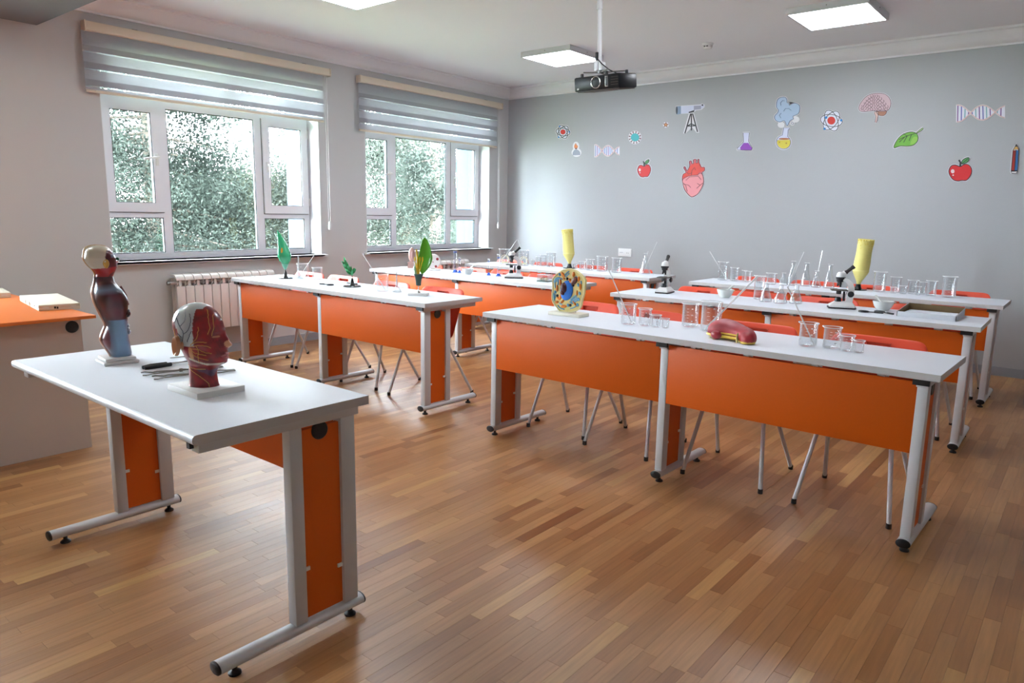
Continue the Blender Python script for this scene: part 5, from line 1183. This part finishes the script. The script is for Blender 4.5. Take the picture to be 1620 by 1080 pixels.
# leaf
lf = smooth_poly([(185, 560), (205, 505), (255, 450), (320, 425), (370, 432), (392, 465), (385, 505), (350, 538), (300, 546), (240, 545)], 4)
st_ = [(372, 436), (420, 395), (432, 388), (440, 398), (412, 420), (380, 440)]
sticker('green leaf sticker right of the brain', 'leaf_sticker', C3, [lf, st_], [('#6aa63c', 'fill', [lf], 'blade'), ('#86b84a', 'fill', [smooth_poly([(350, 470), (385, 470), (380, 505), (345, 530), (325, 525)], 3)], 'light_patch'), ('#8aa870', 'fill', [st_], 'stalk'), (BK_, 'line', [ol_(lf, 1.6), ol_(st_, 1.3), ([(374, 436), (300, 458), (228, 490)], 1.6, False), ([(300, 458), (268, 514)], 1.6, False), ([(335, 448), (315, 500)], 1.6, False), ([(275, 470), (232, 512)], 1.6, False), ([(265, 440), (295, 458)], 1.4, False)], 'outline')], bw=8)
# pencil
pc = [(1232, 526), (1250, 575), (1240, 765), (1225, 782), (1192, 778), (1186, 765), (1202, 580)]
sticker('tall red and blue pencil sticker at the right edge', 'pencil_sticker', C3, [pc], [('#2f6fae', 'fill', [[(1226, 582), (1250, 580), (1240, 755), (1215, 752)]], 'blue_side'), ('#a8332e', 'fill', [[(1202, 584), (1227, 582), (1214, 752), (1188, 755)]], 'red_side'), ('#c9a052', 'fill', [[(1224, 548), (1242, 548), (1250, 578), (1228, 570), (1204, 582)]], 'wood'), ('#15151c', 'fill', [[(1232, 526), (1243, 552), (1222, 550)], [(1188, 752), (1240, 752), (1239, 762), (1187, 764)]], 'lead'), ('#e2e2e2', 'fill', [[(1188, 766), (1236, 764), (1225, 780), (1194, 778)]], 'eraser'), (BK_, 'line', [ol_(pc, 1.8), ([(1228, 575), (1215, 752)], 1.5, False)], 'outline')], bw=9)

# ------------------------------------------------------------------ outside
gr = MB().box(-45, WB-.01, -25, 45, -3.4, -3.2).build('ground_outside', mat('grass_ground', '#7f8f62', .9, noise_amt=.3, nscale=2), smooth=False); gr['kind'] = 'structure'
def leaf_mat(name, c1, c2):
    m = bpy.data.materials.new(name); m.use_nodes = True; t = m.node_tree; t.nodes.clear(); o = t.nodes.new('ShaderNodeOutputMaterial')
    d = t.nodes.new('ShaderNodeBsdfDiffuse'); l = t.nodes.new('ShaderNodeBsdfTranslucent'); ms = t.nodes.new('ShaderNodeMixShader'); ms.inputs[0].default_value = .4
    g = t.nodes.new('ShaderNodeNewGeometry'); r = t.nodes.new('ShaderNodeValToRGB'); r.color_ramp.elements[0].color = S(c1); r.color_ramp.elements[1].color = S(c2)
    nn_ = t.nodes.new('ShaderNodeTexNoise'); nn_.inputs['Scale'].default_value = 1.6; nn_.inputs['Detail'].default_value = 3; t.links.new(g.outputs['Position'], nn_.inputs[0])
    mr_ = t.nodes.new('ShaderNodeMapRange'); mr_.inputs[1].default_value = .35; mr_.inputs[2].default_value = .65; mr_.inputs[3].default_value = .55; mr_.inputs[4].default_value = 1.5; t.links.new(nn_.outputs[0], mr_.inputs[0])
    mm_ = t.nodes.new('ShaderNodeMix'); mm_.data_type = 'RGBA'; mm_.blend_type = 'MULTIPLY'; mm_.inputs[0].default_value = 1; t.links.new(g.outputs['Random Per Island'], r.inputs[0]); t.links.new(r.outputs[0], mm_.inputs[6]); t.links.new(mr_.outputs[0], mm_.inputs[7])
    t.links.new(mm_.outputs[2], d.inputs[0]); t.links.new(mm_.outputs[2], l.inputs[0]); t.links.new(d.outputs[0], ms.inputs[1]); t.links.new(l.outputs[0], ms.inputs[2]); t.links.new(ms.outputs[0], o.inputs[0]); return m
M_bark = mat('bark', '#6d6258', .9, noise_amt=.3, nscale=12)
def tree(x, y, zb, zt, Rc, label, M_l, n_clump=120, n_leaf=260, crown0=.15, seed=1, leaf=.11, lean=0., conic=.6):
    g = np.random.default_rng(seed); t = thing('tree', label, 'tree', (x, y, zb), 0, 'trees outside the windows'); Ht = zt-zb
    MB().tube([(0, 0, 0), (lean*.3, .02, Ht*.35), (lean*.6, 0, Ht*.7), (lean, 0, Ht)], [.17, .14, .08, .02], 10).build('trunk', M_bark, t)
    br_ = MB(); V = []; 
    for k in range(n_clump):
        u = crown0+(1-crown0)*g.random()**.9; R_ = Rc*(1-conic*u)*(.35+.65*g.random()**.5); a = g.random()*2*PI
        c = np.array([lean*u+R_*math.cos(a), R_*math.sin(a), Ht*u-.18*R_])
        if k % 2 == 0: br_.tube([(lean*u, 0, Ht*u-.1*R_*0), tuple(c*.5+np.array([lean*u, 0, Ht*u+.05])*.5), tuple(c)], [.025, .015, .006], 4)
        sp = np.array([.34, .34, .16])*(.7+.6*g.random())*(Rc/1.6)**.5; P = c+g.normal(size=(n_leaf, 3))*sp
        d1 = g.normal(size=(n_leaf, 3)); d1 /= np.linalg.norm(d1, axis=1)[:, None]; d2 = np.cross(d1, g.normal(size=(n_leaf, 3))); d2 /= np.linalg.norm(d2, axis=1)[:, None]
        L_ = leaf*(.5+g.random(n_leaf))[:, None]; V.append(np.stack([P, P+d1*L_*.5+d2*L_*.16, P+d1*L_, P+d1*L_*.5-d2*L_*.16], 1))
    V = np.concatenate(V).reshape(-1, 3); me = bpy.data.meshes.new('foliage'); nq = len(V)//4
    me.vertices.add(len(V)); me.vertices.foreach_set('co', V.astype(np.float32).ravel()); me.loops.add(len(V)); me.loops.foreach_set('vertex_index', np.arange(len(V), dtype=np.int32)); me.polygons.add(nq); me.polygons.foreach_set('loop_start', np.arange(0, len(V), 4, dtype=np.int32)); me.update(calc_edges=True); me.materials.append(M_l)
    o = bpy.data.objects.new('foliage', me); COL.objects.link(o); o.parent = t; o['kind'] = 'stuff'
    b2 = br_.build('branches', M_bark, t); b2['kind'] = 'stuff'
L1 = leaf_mat('conifer_dark', '#1e2420', '#454c46'); L2 = leaf_mat('conifer_light', '#30352c', '#666c5c'); L3 = leaf_mat('pine_grey_green', '#2a2f2a', '#585e57')
tree(-3.6, 4.5, -3.2, 4.8, 1.15, 'dark grey-green conifer seen in the left panes of the nearer window', L1, 250, 1000, .3, 1, .05, conic=.2)
tree(-4.8, 6.35, -3.2, 1.95, 1.7, 'lighter bushy conifer filling the lower middle of the nearer window', L2, 200, 1000, .35, 2, .048, conic=.45)
tree(-3.2, 6.75, -3.2, 3.2, .8, 'young conifer seen at the right of the nearer window', L3, 70, 520, .35, 3, .06)
tree(-6.8, 11.9, -3.2, 5.0, 2.0, 'tall pine filling the middle of the far window', L3, 170, 620, .35, 4, .075)
tree(-4.2, 10.35, -3.2, 5.2, 1.1, 'grey-green pine with its trunk in the right of the far window', L1, 75, 480, .4, 5, .07)
tree(-8.5, 9.6, -3.2, 1.0, 1.9, 'pale distant tree low in the left of the far window', L2, 80, 420, .3, 6, .10, conic=.3)
tree(-11, 16.5, -3.2, 1.3, 2.4, 'distant pale tree between the pines of the far window', L2, 80, 420, .3, 7, .12, conic=.4)
tree(-11, 6.3, -3.2, 1.0, 2.4, 'distant tree behind the dark conifer of the nearer window', L3, 80, 420, .3, 8, .12, conic=.4)
